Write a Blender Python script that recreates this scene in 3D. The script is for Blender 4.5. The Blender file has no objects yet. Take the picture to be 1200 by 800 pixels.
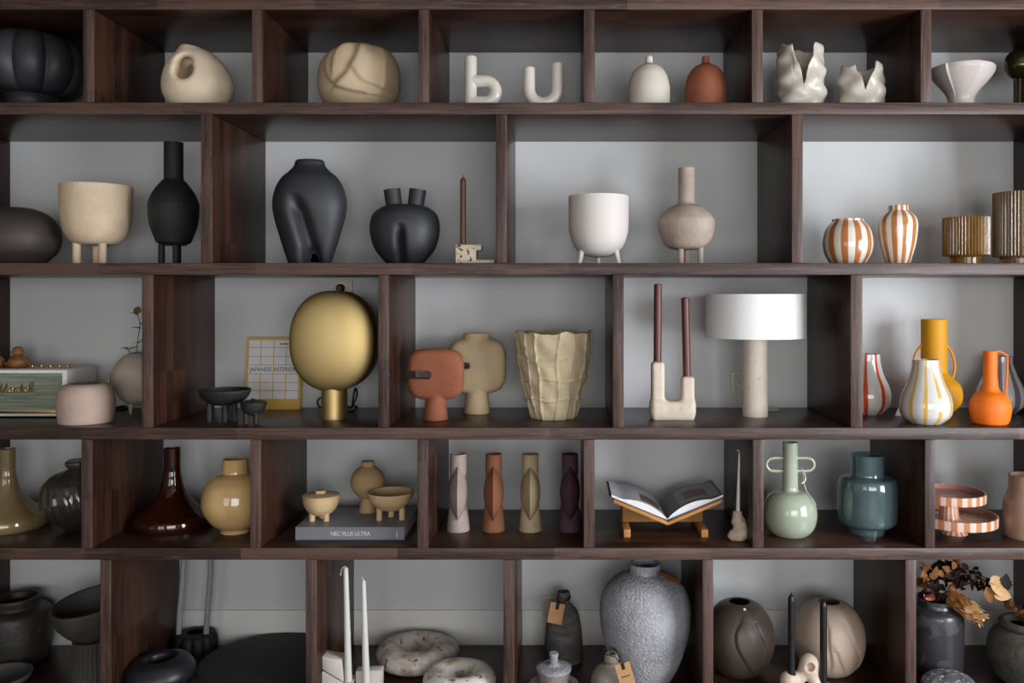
import bpy, bmesh, math, random
import numpy as np
from mathutils import Vector, Matrix
random.seed(7)
SC = bpy.context.scene
COL = SC.collection
PI = math.pi

# ------------------------------------------------------------------ camera, world, light, exposure
# metres; X right, Y into the shelf (front edges at Y=0), Z up.  Photo scale at the shelf front: 3 mm per photo pixel.
F, CX, CY, D0, ZC = 1000.0, 660.0, 345.0, 3.0, 1.60
DEPTH = 0.54
cam_d = bpy.data.cameras.new('camera'); cam = bpy.data.objects.new('camera', cam_d); COL.objects.link(cam)
cam.location = (0, -D0, ZC); cam.rotation_euler = (PI/2, 0, 0)
cam_d.sensor_width = 36; cam_d.lens = 36*F/1200
cam_d.shift_x = (600-CX)/1200; cam_d.shift_y = (CY-400)/1200
cam_d.clip_start = 0.05
SC.camera = cam
W = bpy.data.worlds.new('sky'); SC.world = W; W.use_nodes = True
W.node_tree.nodes['Background'].inputs[0].default_value = (0.75, 0.85, 1.0, 1)
W.node_tree.nodes['Background'].inputs[1].default_value = 1.0
SC.view_settings.view_transform = 'Standard'
try: SC.view_settings.look = 'None'
except Exception: pass
SC.view_settings.gamma = 1; SC.view_settings.use_curve_mapping = False
SC.view_settings.exposure = 0.15

def window_light(name, loc, rot, sx, sy, power, col=(0.93, 0.96, 1.0)):
    d = bpy.data.lights.new(name, 'AREA'); d.shape = 'RECTANGLE'; d.size = sx; d.size_y = sy
    d.energy = power; d.color = col
    o = bpy.data.objects.new(name, d); o.location = loc; o.rotation_euler = rot; COL.objects.link(o); return o
# daylight entering by the room's windows (all behind or beside the photographer)
window_light('daylight_side_window', (3.32, -2.4, 1.40), (PI/2, 0, PI/2), 2.2, 1.8, 252, (.90, .95, 1.0))
window_light('daylight_shop_window', (1.1, -6.12, 1.40), (PI/2, 0, 0), 3.2, 1.8, 114, (1.0, .985, .965))
window_light('daylight_far_window', (-2.3, -6.12, 1.40), (PI/2, 0, 0), 2.0, 1.8, 27, (1.0, .97, .94))

# ------------------------------------------------------------------ helpers
def lin(h):
    h = h.lstrip('#'); r = []
    for i in (0, 2, 4):
        c = int(h[i:i+2], 16)/255
        r.append(c/12.92 if c <= 0.04045 else ((c+0.055)/1.055)**2.4)
    return (*r, 1)

def M(name, col, rough=.6, col2=None, nscale=10, mixlo=.35, mixhi=.65, bump=0, bscale=80, bdetail=3, coat=0, metal=0,
      trans=0, spec=.5, speck=None, sscale=120, sth=.68, stretch=None, stripe=None, aniso=0, ior=1.45, sheen=0, vor=0, alpha=1):
    m = bpy.data.materials.new(name); m.use_nodes = True
    nt = m.node_tree; N = nt.nodes; L = nt.links; b = N['Principled BSDF']
    b.inputs['Roughness'].default_value = rough
    b.inputs['Metallic'].default_value = metal
    b.inputs['Specular IOR Level'].default_value = spec
    b.inputs['Transmission Weight'].default_value = trans
    b.inputs['Coat Weight'].default_value = coat; b.inputs['Coat Roughness'].default_value = .06
    b.inputs['Sheen Weight'].default_value = sheen
    b.inputs['IOR'].default_value = ior
    if aniso: b.inputs['Anisotropic'].default_value = aniso
    tc = N.new('ShaderNodeTexCoord'); co = tc.outputs['Object']
    oi = N.new('ShaderNodeObjectInfo')
    add = N.new('ShaderNodeVectorMath'); add.operation = 'ADD'
    sc = N.new('ShaderNodeVectorMath'); sc.operation = 'SCALE'; sc.inputs[0].default_value = (13.1, 7.7, 9.3)
    L.new(oi.outputs['Random'], sc.inputs['Scale']); L.new(co, add.inputs[0]); L.new(sc.outputs[0], add.inputs[1])
    v = add.outputs[0]
    if stretch:
        mp = N.new('ShaderNodeMapping'); mp.inputs['Scale'].default_value = stretch; L.new(v, mp.inputs[0]); v = mp.outputs[0]
    def noise(scale, detail=4, vec=None):
        n = N.new('ShaderNodeTexNoise'); n.inputs['Scale'].default_value = scale; n.inputs['Detail'].default_value = detail
        L.new(vec or v, n.inputs['Vector']); return n.outputs['Fac']
    def ramp(fac, lo, hi):
        r = N.new('ShaderNodeMapRange'); r.inputs['From Min'].default_value = lo; r.inputs['From Max'].default_value = hi
        L.new(fac, r.inputs['Value']); return r.outputs['Result']
    def mix(f, a, c):
        x = N.new('ShaderNodeMix'); x.data_type = 'RGBA'; L.new(f, x.inputs['Factor'])
        for s, k in ((a, 'A'), (c, 'B')):
            i = [q for q in x.inputs if q.name == k and q.type == 'RGBA'][0]
            if isinstance(s, tuple): i.default_value = s
            else: L.new(s, i)
        return [q for q in x.outputs if q.type == 'RGBA'][0]
    c = lin(col)
    if col2: c = mix(ramp(noise(nscale), mixlo, mixhi), c, lin(col2))
    if stripe:                                   # (colour, count, duty, wobble)
        scol, cnt, duty, wob = stripe
        sep = N.new('ShaderNodeSeparateXYZ'); L.new(co, sep.inputs[0])
        at = N.new('ShaderNodeMath'); at.operation = 'ARCTAN2'; L.new(sep.outputs[1], at.inputs[0]); L.new(sep.outputs[0], at.inputs[1])
        ml = N.new('ShaderNodeMath'); ml.operation = 'MULTIPLY_ADD'; L.new(at.outputs[0], ml.inputs[0]); ml.inputs[1].default_value = cnt/(2*PI)
        wn = N.new('ShaderNodeMath'); wn.operation = 'MULTIPLY'; L.new(noise(9, 1), wn.inputs[0]); wn.inputs[1].default_value = wob
        L.new(wn.outputs[0], ml.inputs[2])
        fr = N.new('ShaderNodeMath'); fr.operation = 'FRACT'; L.new(ml.outputs[0], fr.inputs[0])
        pp = N.new('ShaderNodeMath'); pp.operation = 'PINGPONG'; L.new(ml.outputs[0], pp.inputs[0]); pp.inputs[1].default_value = .5
        c = mix(ramp(pp.outputs[0], duty*.5-.02, duty*.5+.02), lin(scol), c)
    if speck: c = mix(ramp(noise(sscale, 2), sth, sth+.04), c, lin(speck))
    if isinstance(c, tuple): b.inputs['Base Color'].default_value = c
    else: L.new(c, b.inputs['Base Color'])
    if bump:
        bp = N.new('ShaderNodeBump'); bp.inputs['Strength'].default_value = bump; bp.inputs['Distance'].default_value = .01
        if vor:
            n = N.new('ShaderNodeTexVoronoi'); n.inputs['Scale'].default_value = bscale; L.new(v, n.inputs['Vector']); L.new(n.outputs['Distance'], bp.inputs['Height'])
        else: L.new(noise(bscale, bdetail), bp.inputs['Height'])
        L.new(bp.outputs[0], b.inputs['Normal'])
        if coat: L.new(bp.outputs[0], b.inputs['Coat Normal']) if False else None
    return m

def tag(o, label=None, cat=None, group=None, kind=None):
    if label: o['label'] = label
    if cat: o['category'] = cat
    if group: o['group'] = group
    if kind: o['kind'] = kind
    return o

def finish(me, angle=42):
    if len(me.polygons):
        me.polygons.foreach_set('use_smooth', [True]*len(me.polygons))
        try: me.set_sharp_from_angle(angle=math.radians(angle))
        except Exception: pass
    me.update(); return me

def mesh_from(verts, faces, angle=42):
    me = bpy.data.meshes.new('m'); me.from_pydata([tuple(map(float, v)) for v in verts], [], faces); return finish(me, angle)

def bm_mesh(bm, angle=42):
    me = bpy.data.meshes.new('m'); bm.to_mesh(me); bm.free(); return finish(me, angle)

def box_bm(bm, x0, x1, y0, y1, z0, z1, bev=0, seg=1):
    r = bmesh.ops.create_cube(bm, size=1)
    bmesh.ops.scale(bm, vec=(x1-x0, y1-y0, z1-z0), verts=r['verts'])
    bmesh.ops.translate(bm, vec=((x0+x1)/2, (y0+y1)/2, (z0+z1)/2), verts=r['verts'])
    if bev:
        es = list({e for v in r['verts'] for e in v.link_edges})
        bmesh.ops.bevel(bm, geom=es, offset=bev, segments=seg, affect='EDGES', profile=.5)
    return bm

def link(name, me, mat, parent=None, loc=(0, 0, 0), rot=(0, 0, 0)):
    me.name = name
    if mat is not None and not me.materials: me.materials.append(mat)
    o = bpy.data.objects.new(name, me); COL.objects.link(o); o.location = loc; o.rotation_euler = rot
    if mat is not None and me.materials[0] is not mat:
        o.material_slots[0].link = 'OBJECT'; o.material_slots[0].material = mat
    if parent: o.parent = parent
    return o

def cat_rom(pts, n=7):
    if len(pts) < 3: return list(pts)
    out = []
    P = [pts[0]]+list(pts)+[pts[-1]]
    for i in range(1, len(P)-2):
        p0, p1, p2, p3 = [np.array(P[i+k], float) for k in (-1, 0, 1, 2)]
        for j in range(n):
            t = j/n
            out.append(tuple(.5*((2*p1)+(-p0+p2)*t+(2*p0-5*p1+4*p2-p3)*t*t+(-p0+3*p1-3*p2+p3)*t**3)))
    out.append(tuple(pts[-1])); return out

def lathe_mesh(prof, seg=48, rf=None, deform=None, angle=42):
    """prof: (r, z) bottom to top, back down inside if hollow. rf(phi, z, r)->r  deform(V)->V"""
    vs, fs, rings = [], [], []
    for r, z in prof:
        if r < 1e-6: rings.append([len(vs)]); vs.append((0, 0, z))
        else:
            ring = []
            for k in range(seg):
                a = 2*PI*k/seg; rr = rf(a, z, r) if rf else r
                ring.append(len(vs)); vs.append((rr*math.cos(a), rr*math.sin(a), z))
            rings.append(ring)
    for A, B in zip(rings, rings[1:]):
        if len(A) == 1 and len(B) == 1: continue
        for k in range(seg):
            k2 = (k+1) % seg
            if len(A) == 1: fs.append((A[0], B[k2], B[k]))
            elif len(B) == 1: fs.append((A[k], A[k2], B[0]))
            else: fs.append((A[k], A[k2], B[k2], B[k]))
    V = np.array(vs, float)
    if deform: V = deform(V)
    return mesh_from(V, fs, angle)

def tube_mesh(path, r, seg=10, closed=False, flat=None):
    """sweep a circle (or flat=(a,b) rectangle-ish oval) along path; r scalar or list"""
    P = [Vector(p) for p in path]; n = len(P); vs, fs = [], []
    R = r if isinstance(r, (list, tuple)) else [r]*n
    T = []
    for i in range(n):
        a = P[(i-1) % n] if (closed or i > 0) else P[i]; b = P[(i+1) % n] if (closed or i < n-1) else P[i]
        T.append((b-a).normalized())
    up = Vector((0, 0, 1)) if abs(T[0].z) < .9 else Vector((0, 1, 0))
    u = T[0].cross(up).normalized()
    for i in range(n):
        u = (u - T[i]*u.dot(T[i])).normalized(); w = T[i].cross(u)
        for k in range(seg):
            a = 2*PI*k/seg
            vs.append(P[i]+(u*math.cos(a)+w*math.sin(a))*R[i])
    for i in range(n if closed else n-1):
        j = (i+1) % n
        for k in range(seg):
            k2 = (k+1) % seg; fs.append((i*seg+k, i*seg+k2, j*seg+k2, j*seg+k))
    if not closed:
        fs.append(tuple(reversed(range(seg)))); fs.append(tuple((n-1)*seg+k for k in range(seg)))
    return mesh_from(vs, fs, 50)

def surf_nets(f, lo, hi, n):
    lo = np.array(lo, float); hi = np.array(hi, float); h = (hi-lo).max()/n
    dims = np.ceil((hi-lo)/h).astype(int)+1
    ax = [lo[i]+h*np.arange(dims[i]) for i in range(3)]
    X, Y, Z = np.meshgrid(*ax, indexing='ij'); V = f(X, Y, Z)
    ins = V < 0; c = tuple(d-1 for d in dims)
    acc = np.zeros(c+(3,)); cnt = np.zeros(c)
    cor = [(i, j, k) for i in (0, 1) for j in (0, 1) for k in (0, 1)]
    sl = lambda o: tuple(slice(o[i], o[i]+c[i]) for i in range(3))
    for a in cor:
        for d in range(3):
            if a[d]: continue
            b = list(a); b[d] = 1
            va, vb = V[sl(a)], V[sl(b)]; cr = (va < 0) != (vb < 0)
            t = np.where(cr, va/np.where(cr, va-vb, 1), 0)
            p = np.zeros(c+(3,))
            for i in range(3): p[..., i] = a[i]
            p[..., d] = t
            acc += p*cr[..., None]; cnt += cr
    act = cnt > 0; idx = -np.ones(c, int); idx[act] = np.arange(act.sum())
    base = np.stack(np.nonzero(act), -1)
    vs = lo + h*(base + acc[act]/cnt[act][:, None])
    fs = []
    for d in range(3):
        e, g = [q for q in range(3) if q != d]
        s0 = [slice(1, -1)]*3; s0[d] = slice(0, -1); s1 = list(s0); s1[d] = slice(1, None)
        A, B = ins[tuple(s0)], ins[tuple(s1)]; cr = A != B
        I = np.stack(np.nonzero(cr), -1); off = np.array([1, 1, 1]); off[d] = 0; I = I+off
        def at(de, dg):
            J = I.copy(); J[:, e] += de; J[:, g] += dg; return idx[J[:, 0], J[:, 1], J[:, 2]]
        q = np.stack([at(-1, -1), at(0, -1), at(0, 0), at(-1, 0)], -1)
        fl = A[cr] != (d == 1)
        q[~fl] = q[~fl][:, ::-1]
        fs += [tuple(map(int, r)) for r in q]
    return vs, fs

smin = lambda a, b, k: np.minimum(a, b)-np.maximum(k-np.abs(a-b), 0)**2/(4*k)
smax = lambda a, b, k: -smin(-a, -b, k)
def ell(X, Y, Z, c, r):
    q = np.sqrt(((X-c[0])/r[0])**2+((Y-c[1])/r[1])**2+((Z-c[2])/r[2])**2); return (q-1)*min(r)
def rbox(X, Y, Z, c, hs, rd):
    q = [np.abs(A-c[i])-hs[i]+rd for i, A in enumerate((X, Y, Z))]
    return np.sqrt(sum(np.maximum(k, 0)**2 for k in q))+np.minimum(np.maximum(np.maximum(q[0], q[1]), q[2]), 0)-rd
def caps(X, Y, Z, a, b, ra, rb=None):
    a = np.array(a, float); b = np.array(b, float); d = b-a
    t = np.clip(((X-a[0])*d[0]+(Y-a[1])*d[1]+(Z-a[2])*d[2])/d.dot(d), 0, 1)
    rr = ra if rb is None else ra+(rb-ra)*t
    return np.sqrt((X-a[0]-t*d[0])**2+(Y-a[1]-t*d[1])**2+(Z-a[2]-t*d[2])**2)-rr
def dseg2(U, V, pts):
    """unsigned 2-D distance to a polyline, with side sign (left positive)"""
    best = np.full(U.shape, 1e9); sg = np.ones(U.shape)
    for (x0, y0), (x1, y1) in zip(pts, pts[1:]):
        dx, dy = x1-x0, y1-y0; t = np.clip(((U-x0)*dx+(V-y0)*dy)/(dx*dx+dy*dy), 0, 1)
        d = np.hypot(U-x0-t*dx, V-y0-t*dy); m = d < best
        best = np.where(m, d, best); sg = np.where(m, np.sign(dx*(V-y0)-dy*(U-x0)), sg)
    return best, sg

ROW = {1: 120, 2: 308, 3: 501, 4: 642, 5: 828}          # photo rows of the shelf tops, at the front edge
def S(Y): return (D0+Y)/F
def zrow(r): return ZC+(CY-ROW[r])*S(0)

class T:
    """a thing standing on a shelf. cx: photo column of its axis, Y: depth of its axis behind the shelf front;
    sizes are measured off the photo and turned to metres at that depth."""
    def __init__(t, name, label, cat, row, cx, Y, group=None, single=True, zb=None, rz=0):
        t.s = S(Y); t.cx = cx; t.Y = Y; t.zb = zrow(row) if zb is None else zb
        t.loc = Vector(((cx-CX)*t.s, Y, t.zb)); t.by = CY+(ZC-t.zb)/t.s
        t.name, t.label, t.cat, t.group, t.single = name, label, cat, group, single
        t.root = None
        if not single:
            t.root = bpy.data.objects.new(name, None); COL.objects.link(t.root); t.root.location = t.loc; t.root.empty_display_size = .03
            t.root.rotation_euler.z = rz
            tag(t.root, label, cat, group)
        t.rz = rz
    def h(t, py): return t.by-py                     # photo row -> height over the shelf, in photo px
    def add(t, name, me, mat, parent=None, label=None):
        if t.single and t.root is None:
            o = link(t.name, me, mat, None, t.loc); o.rotation_euler.z = t.rz; tag(o, t.label, t.cat, t.group); t.root = o
        else:
            o = link(name, me, mat, parent or t.root)
            if label: o['label'] = label
        return o
    def prof(t, segs):
        out = []
        for sg in segs:
            q = cat_rom([(r, max(t.h(y), 0)) for r, y in sg]) if len(sg) > 2 else [(r, max(t.h(y), 0)) for r, y in sg]
            if out and abs(out[-1][0]-q[0][0]) < 1e-4 and abs(out[-1][1]-q[0][1]) < 1e-4: q = q[1:]
            out += q
        return [(max(r, 0)*t.s, max(z, 0)*t.s) for r, z in out]
    def lathe(t, name, segs, mat, wall=3, seg=48, rf=None, deform=None, dx=0, dy=0, floor=3, parent=None, solid=False, label=None, tilt=None, angle=42, rimround=False, dense=0):
        p = t.prof(segs)
        if dense:
            q = np.array(p); L_ = np.r_[0, np.cumsum(np.hypot(*np.diff(q, axis=0).T))]; u = np.linspace(0, L_[-1], dense)
            p = list(zip(np.interp(u, L_, q[:, 0]), np.interp(u, L_, q[:, 1])))
        z0 = p[0][1]
        if p[0][0] > 1e-6: p = [(0, z0)]+p
        if not solid:
            w = wall*t.s; inner = []
            top = p[-1]
            for r, z in reversed(p[1:]):
                if z-z0 < floor*t.s: break
                inner.append((max(r-w, w*.25), z))
            if rimround: p.append((top[0]-w*.5, top[1]+w*.35))
            p = p+inner+[(0, max(inner[-1][1] if inner else z0, z0+floor*t.s*.8))]
        elif p[-1][0] > 1e-6: p = p+[(0, p[-1][1])]
        def df(V):
            if deform: V = deform(V/t.s)*t.s
            if tilt: V = V @ np.array(Matrix.Rotation(tilt[0], 3, 'X') @ Matrix.Rotation(tilt[1], 3, 'Y')).T
            return V+np.array([dx*t.s, dy*t.s, 0])
        f = (lambda a, z, r: rf(a, z/t.s, r/t.s)*t.s) if rf else None
        return t.add(name, lathe_mesh(p, seg, f, df, angle), mat, parent, label)
    def pt(t, px, py, dy=0): return Vector(((px-t.cx)*t.s, dy*t.s, t.h(py)*t.s))
    def tube(t, name, pts, r, mat, seg=10, smooth=True, closed=False, parent=None, label=None):
        P = [tuple(t.pt(*p)) for p in pts]
        if smooth: P = cat_rom(P, 6)
        rr = [q*t.s for q in r] if isinstance(r, (list, tuple)) else r*t.s
        if isinstance(rr, list) and len(rr) != len(P):
            rr = list(np.interp(np.linspace(0, 1, len(P)), np.linspace(0, 1, len(rr)), rr))
        return t.add(name, tube_mesh(P, rr, seg, closed), mat, parent, label)
    def box(t, name, x0, x1, y0, y1, d0, d1, mat, bev=.6, parent=None, label=None, seg=2):
        bm = bmesh.new(); s = t.s
        box_bm(bm, (x0-t.cx)*s, (x1-t.cx)*s, d0*s, d1*s, t.h(y1)*s, t.h(y0)*s, bev*s, seg)
        return t.add(name, bm_mesh(bm, 35), mat, parent, label)
    def sdf(t, name, f, lo, hi, n, mat, parent=None, label=None):
        vs, fs = surf_nets(f, lo, hi, n)
        return t.add(name, mesh_from(vs*t.s, fs, 60), mat, parent, label)

# ------------------------------------------------------------------ materials of the place
def wood(name, vertical, tones, rub, rough):
    m = bpy.data.materials.new(name); m.use_nodes = True; nt = m.node_tree; N = nt.nodes; L = nt.links; b = N['Principled BSDF']
    tc = N.new('ShaderNodeTexCoord'); oi = N.new('ShaderNodeObjectInfo')
    sc = N.new('ShaderNodeVectorMath'); sc.operation = 'SCALE'; sc.inputs[0].default_value = (31.0, 17.0, 23.0); L.new(oi.outputs['Random'], sc.inputs['Scale'])
    ad = N.new('ShaderNodeVectorMath'); ad.operation = 'ADD'; L.new(tc.outputs['Object'], ad.inputs[0]); L.new(sc.outputs[0], ad.inputs[1])
    mp = N.new('ShaderNodeMapping'); mp.inputs['Scale'].default_value = (26, 26, 1.1) if vertical else (1.1, 26, 26); L.new(ad.outputs[0], mp.inputs[0])
    n1 = N.new('ShaderNodeTexNoise'); n1.inputs['Scale'].default_value = 5; n1.inputs['Detail'].default_value = 6; n1.inputs['Distortion'].default_value = .6; L.new(mp.outputs[0], n1.inputs['Vector'])
    n2 = N.new('ShaderNodeTexNoise'); n2.inputs['Scale'].default_value = 3.2; n2.inputs['Detail'].default_value = 3; L.new(ad.outputs[0], n2.inputs['Vector'])
    # glued staves: one tone for each stave
    st = N.new('ShaderNodeVectorMath'); st.operation = 'SNAP'; L.new(ad.outputs[0], st.inputs[0]); st.inputs[1].default_value = (.05, .05, .55) if vertical else (.55, .05, 5)
    wn = N.new('ShaderNodeTexWhiteNoise'); L.new(st.outputs[0], wn.inputs['Vector'])
    mul = N.new('ShaderNodeMath'); mul.operation = 'MULTIPLY_ADD'; L.new(wn.outputs['Value'], mul.inputs[0]); mul.inputs[1].default_value = .34; L.new(n1.outputs['Fac'], mul.inputs[2])
    ad2 = N.new('ShaderNodeMath'); ad2.operation = 'MULTIPLY_ADD'; L.new(n2.outputs['Fac'], ad2.inputs[0]); ad2.inputs[1].default_value = .35; L.new(mul.outputs[0], ad2.inputs[2])
    cr = N.new('ShaderNodeValToRGB'); e = cr.color_ramp.elements
    e[0].position = .42; e[0].color = lin(tones[0]); e[1].position = 1.0; e[1].color = lin(tones[2])
    k = e.new(.7); k.color = lin(tones[1])
    L.new(ad2.outputs[0], cr.inputs[0])
    # rubbed, paler fibres along the grain
    n3 = N.new('ShaderNodeTexNoise'); n3.inputs['Scale'].default_value = 16; n3.inputs['Detail'].default_value = 4; L.new(mp.outputs[0], n3.inputs['Vector'])
    mr = N.new('ShaderNodeMapRange'); mr.inputs['From Min'].default_value = .62; mr.inputs['From Max'].default_value = .78; L.new(n3.outputs['Fac'], mr.inputs['Value']); mr.inputs['To Max'].default_value = .75
    mx = N.new('ShaderNodeMix'); mx.data_type = 'RGBA'; L.new(mr.outputs[0], mx.inputs['Factor'])
    ia, ib = [q for q in mx.inputs if q.type == 'RGBA'][:2]; L.new(cr.outputs[0], ia); ib.default_value = lin(rub)
    L.new([q for q in mx.outputs if q.type == 'RGBA'][0], b.inputs['Base Color'])
    b.inputs['Roughness'].default_value = rough; b.inputs['Specular IOR Level'].default_value = .16 if (vertical and rough < .4) else .32
    bp = N.new('ShaderNodeBump'); bp.inputs['Strength'].default_value = .12; bp.inputs['Distance'].default_value = .004; L.new(n1.outputs['Fac'], bp.inputs['Height']); L.new(bp.outputs[0], b.inputs['Normal'])
    return m
INNER, EDGE = (('1a100d', '2a1914', '40281e'), '4e3324', .32), (('211816', '382824', '58423a'), '8a6c58', .45)  # shade put into the inner tones; front edges paler from rubbing and light
WOOD_H, WOOD_V = wood('shaded dark stained wood along', False, *INNER), wood('shaded dark stained wood upright', True, *INNER)
EDGE_H, EDGE_V = wood('rubbed lit front edge along', False, *EDGE), wood('rubbed lit front edge upright', True, *EDGE)
WALL = M('grey wall paint', 'd2d2d2', .85, 'cacacb', nscale=1.5, bump=.08, bscale=220)
SKIRT = M('pale grey skirting paint', 'dddcd8', .6)
ROOM = M('warm grey room paint', 'a19e99', .9)
FLOOR = M('dark oak floor', '5e5248', .5, '52473e', nscale=2)

# ------------------------------------------------------------------ the room
def struct(name, boxes, mat, parent=None, bev=0):
    bm = bmesh.new()
    for b_ in boxes: box_bm(bm, *b_, bev)
    o = link(name, bm_mesh(bm, 30), mat, parent)
    if not parent: tag(o, kind='structure')
    return o
RX0, RX1, RY0, RZ1 = -4.2, 3.2, -6.0, 3.3
struct('floor', [(RX0-.2, RX1+.2, RY0-.2, DEPTH+.2, -.2, 0)], FLOOR)
struct('ceiling', [(RX0-.2, RX1+.2, RY0-.2, DEPTH+.2, RZ1, RZ1+.2)], ROOM)
struct('wall_back', [(RX0-.2, RX1+.2, DEPTH, DEPTH+.2, 0, RZ1)], WALL)
struct('wall_left', [(RX0-.2, RX0, RY0-.2, DEPTH, 0, RZ1)], ROOM)
# right wall with one tall window (opening y -3.5..-1.3, z .75..2.3)
struct('wall_right', [(RX1, RX1+.2, RY0-.2, -3.5, 0, RZ1), (RX1, RX1+.2, -1.3, DEPTH, 0, RZ1),
                      (RX1, RX1+.2, -3.5, -1.3, 0, .5), (RX1, RX1+.2, -3.5, -1.3, 2.3, RZ1)], ROOM)
struct('wall_front', [(RX0, -3.3, RY0-.2, RY0, 0, RZ1), (-1.3, -.5, RY0-.2, RY0, 0, RZ1), (2.7, RX1, RY0-.2, RY0, 0, RZ1),
                      (-3.3, -1.3, RY0-.2, RY0, 0, .5), (-3.3, -1.3, RY0-.2, RY0, 2.3, RZ1),
                      (-.5, 2.7, RY0-.2, RY0, 0, .5), (-.5, 2.7, RY0-.2, RY0, 2.3, RZ1)], ROOM)
FRAME = M('white window frame paint', 'e4e3e0', .5)
def mullions(name, axis, a0, a1, c, z0, z1, nv, nh):
    bs = []
    for i in range(nv+1):
        a = a0+(a1-a0)*i/nv
        lo, hi = (a, a+.05) if i == 0 else ((a-.05, a) if i == nv else (a-.025, a+.025))
        bs.append((lo, hi, c-.03, c+.03, z0, z1) if axis == 'x' else (c-.03, c+.03, lo, hi, z0, z1))
    for j in range(nh+1):
        z = z0+(z1-z0)*j/nh
        lo, hi = (z, z+.05) if j == 0 else ((z-.05, z) if j == nh else (z-.025, z+.025))
        bs.append((a0, a1, c-.03, c+.03, lo, hi) if axis == 'x' else (c-.03, c+.03, a0, a1, lo, hi))
    struct(name, bs, FRAME)
mullions('window_1', 'y', -3.5, -1.3, RX1+.04, .5, 2.3, 2, 2)
mullions('window_2', 'x', -.5, 2.7, RY0-.04, .5, 2.3, 3, 2)
mullions('window_3', 'x', -3.3, -1.3, RY0-.04, .5, 2.3, 2, 2)

# ------------------------------------------------------------------ the bookshelf
s0 = S(0)
shelf = bpy.data.objects.new('bookshelf', None); COL.objects.link(shelf)
tag(shelf, 'dark-stained wooden wall bookshelf with staggered open compartments', 'bookshelf')
XL, XR = (-104-CX)*s0, (1282-CX)*s0
BT = 14*s0
def board(name, x0, x1, z0, z1, mat, y1=DEPTH-.002):
    bm = bmesh.new(); cx, cz = (x0+x1)/2, (z0+z1)/2
    box_bm(bm, x0-cx, x1-cx, 0, y1, z0-cz, z1-cz, .003, 2)
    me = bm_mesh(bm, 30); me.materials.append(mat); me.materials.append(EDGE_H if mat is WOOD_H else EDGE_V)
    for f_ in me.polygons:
        if f_.normal.y < -.3: f_.material_index = 1          # the cut, rubbed front edge, in the paler lit tones
    return link(name, me, None, shelf, (cx, 0, cz))
tops = [-3, 120, 308, 501, 642, 828]
zt = [ZC+(CY-p)*s0 for p in tops]
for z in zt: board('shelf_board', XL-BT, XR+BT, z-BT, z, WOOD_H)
div = {0: [(97, 110), (295, 308), (490, 503), (684, 697), (881, 894), (1079, 1092)],
       1: [(235, 249), (581, 594), (928, 941)],
       2: [(166, 179), (443, 456), (718, 731), (997, 1011)],
       3: [(95, 108), (293, 306), (489, 502), (684, 697), (882, 895), (1084, 1096)],
       4: [(117, 130), (358, 371), (590, 603), (823, 836), (1061, 1074)]}
for r, ds in div.items():
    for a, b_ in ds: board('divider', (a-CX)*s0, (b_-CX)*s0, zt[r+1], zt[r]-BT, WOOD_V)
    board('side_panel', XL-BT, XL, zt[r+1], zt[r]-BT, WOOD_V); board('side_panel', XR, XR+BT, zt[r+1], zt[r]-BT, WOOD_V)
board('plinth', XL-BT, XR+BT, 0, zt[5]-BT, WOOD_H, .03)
# skirting board of the wall and the painted cleat along the wall under the fourth row
struct('baseboard_back', [(RX0, XL-BT-.01, DEPTH-.012, DEPTH, 0, .294)], SKIRT)
for i, (x0, x1) in enumerate([(XL, (117-CX)*s0)]+[((div[4][k][1]-CX)*s0, (div[4][k+1][0]-CX)*s0) for k in range(4)]+[((1074-CX)*s0, XR)]):
    o = struct('trim_%d' % (i+1), [(x0+.001, x1-.001, DEPTH-.010, DEPTH-.0005, zt[5], .294)], SKIRT)

# ------------------------------------------------------------------ ceramics etc.
BLK = M('matte black ceramic', '29292c', .5, '303034', nscale=6, bump=.06, bscale=160)
BLK_R = M('rough black ceramic', '1a1a1c', .62, '232325', nscale=12, bump=.25, bscale=140)
CREAM = M('sandy cream ceramic', 'e8d5bb', .75, 'dbc7ab', nscale=9, bump=.15, bscale=120)
KHAKI = M('khaki ceramic', 'b9a385', .6, 'ab9578', nscale=7, bump=.05)
GLOSSW = M('glossy off white glaze', 'c4bdb3', .22, coat=.4)
BEIGE_G = M('greige ceramic', 'c9c0b4', .6, 'c2b8ab', nscale=8, bump=.05)
TERRA = M('terracotta', '8c5136', .75, '80472e', nscale=14, bump=.22, bscale=170)
WHITEG = M('satin greige ceramic', 'bbb2a6', .35, coat=.15)
PINKW = M('pinkish white porcelain', 'c1b6b1', .3, coat=.2)
DKBROWN = M('dark brown ceramic', '3a312c', .55, '332b27', nscale=5, bump=.08, bscale=150)
SANDS = M('speckled sand stoneware', 'd2bb9f', .8, 'c8b196', nscale=20, bump=.2, bscale=150, speck='b99a76', sscale=260, sth=.64)
TAUPE = M('taupe stoneware', 'aa998d', .8, '98877b', nscale=14, bump=.25, bscale=110)
PLANTER = M('warm white planter ceramic', 'cec6c0', .55, bump=.03)
BRASS_D = M('dark bronze glass', '4a4228', .14, metal=.7, coat=.5)

# ---- row 1
def lobed(n, depth, pw=.55, tw=0): return lambda a, z, r: r*((1-depth)+depth*abs(math.sin(n*(a+tw*z)/2))**pw)
t = T('lobed_vase', 'black pumpkin-like vase with deep vertical lobes on the top shelf', 'vase', 1, 36, .27)
t.lathe('body', [[(27, 999), (25, 122), (28, 114)], [(28, 114), (46, 109), (58, 92), (60, 74), (53, 55), (37, 44), (16, 42)], [(16, 42), (14, 40)]], BLK, seg=240, rf=lambda a, z, r: r if r < 28.5 else r*(.82+.18*(math.sin(10*(a+.1)/2)**2+.01)**.27), wall=4)

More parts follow.
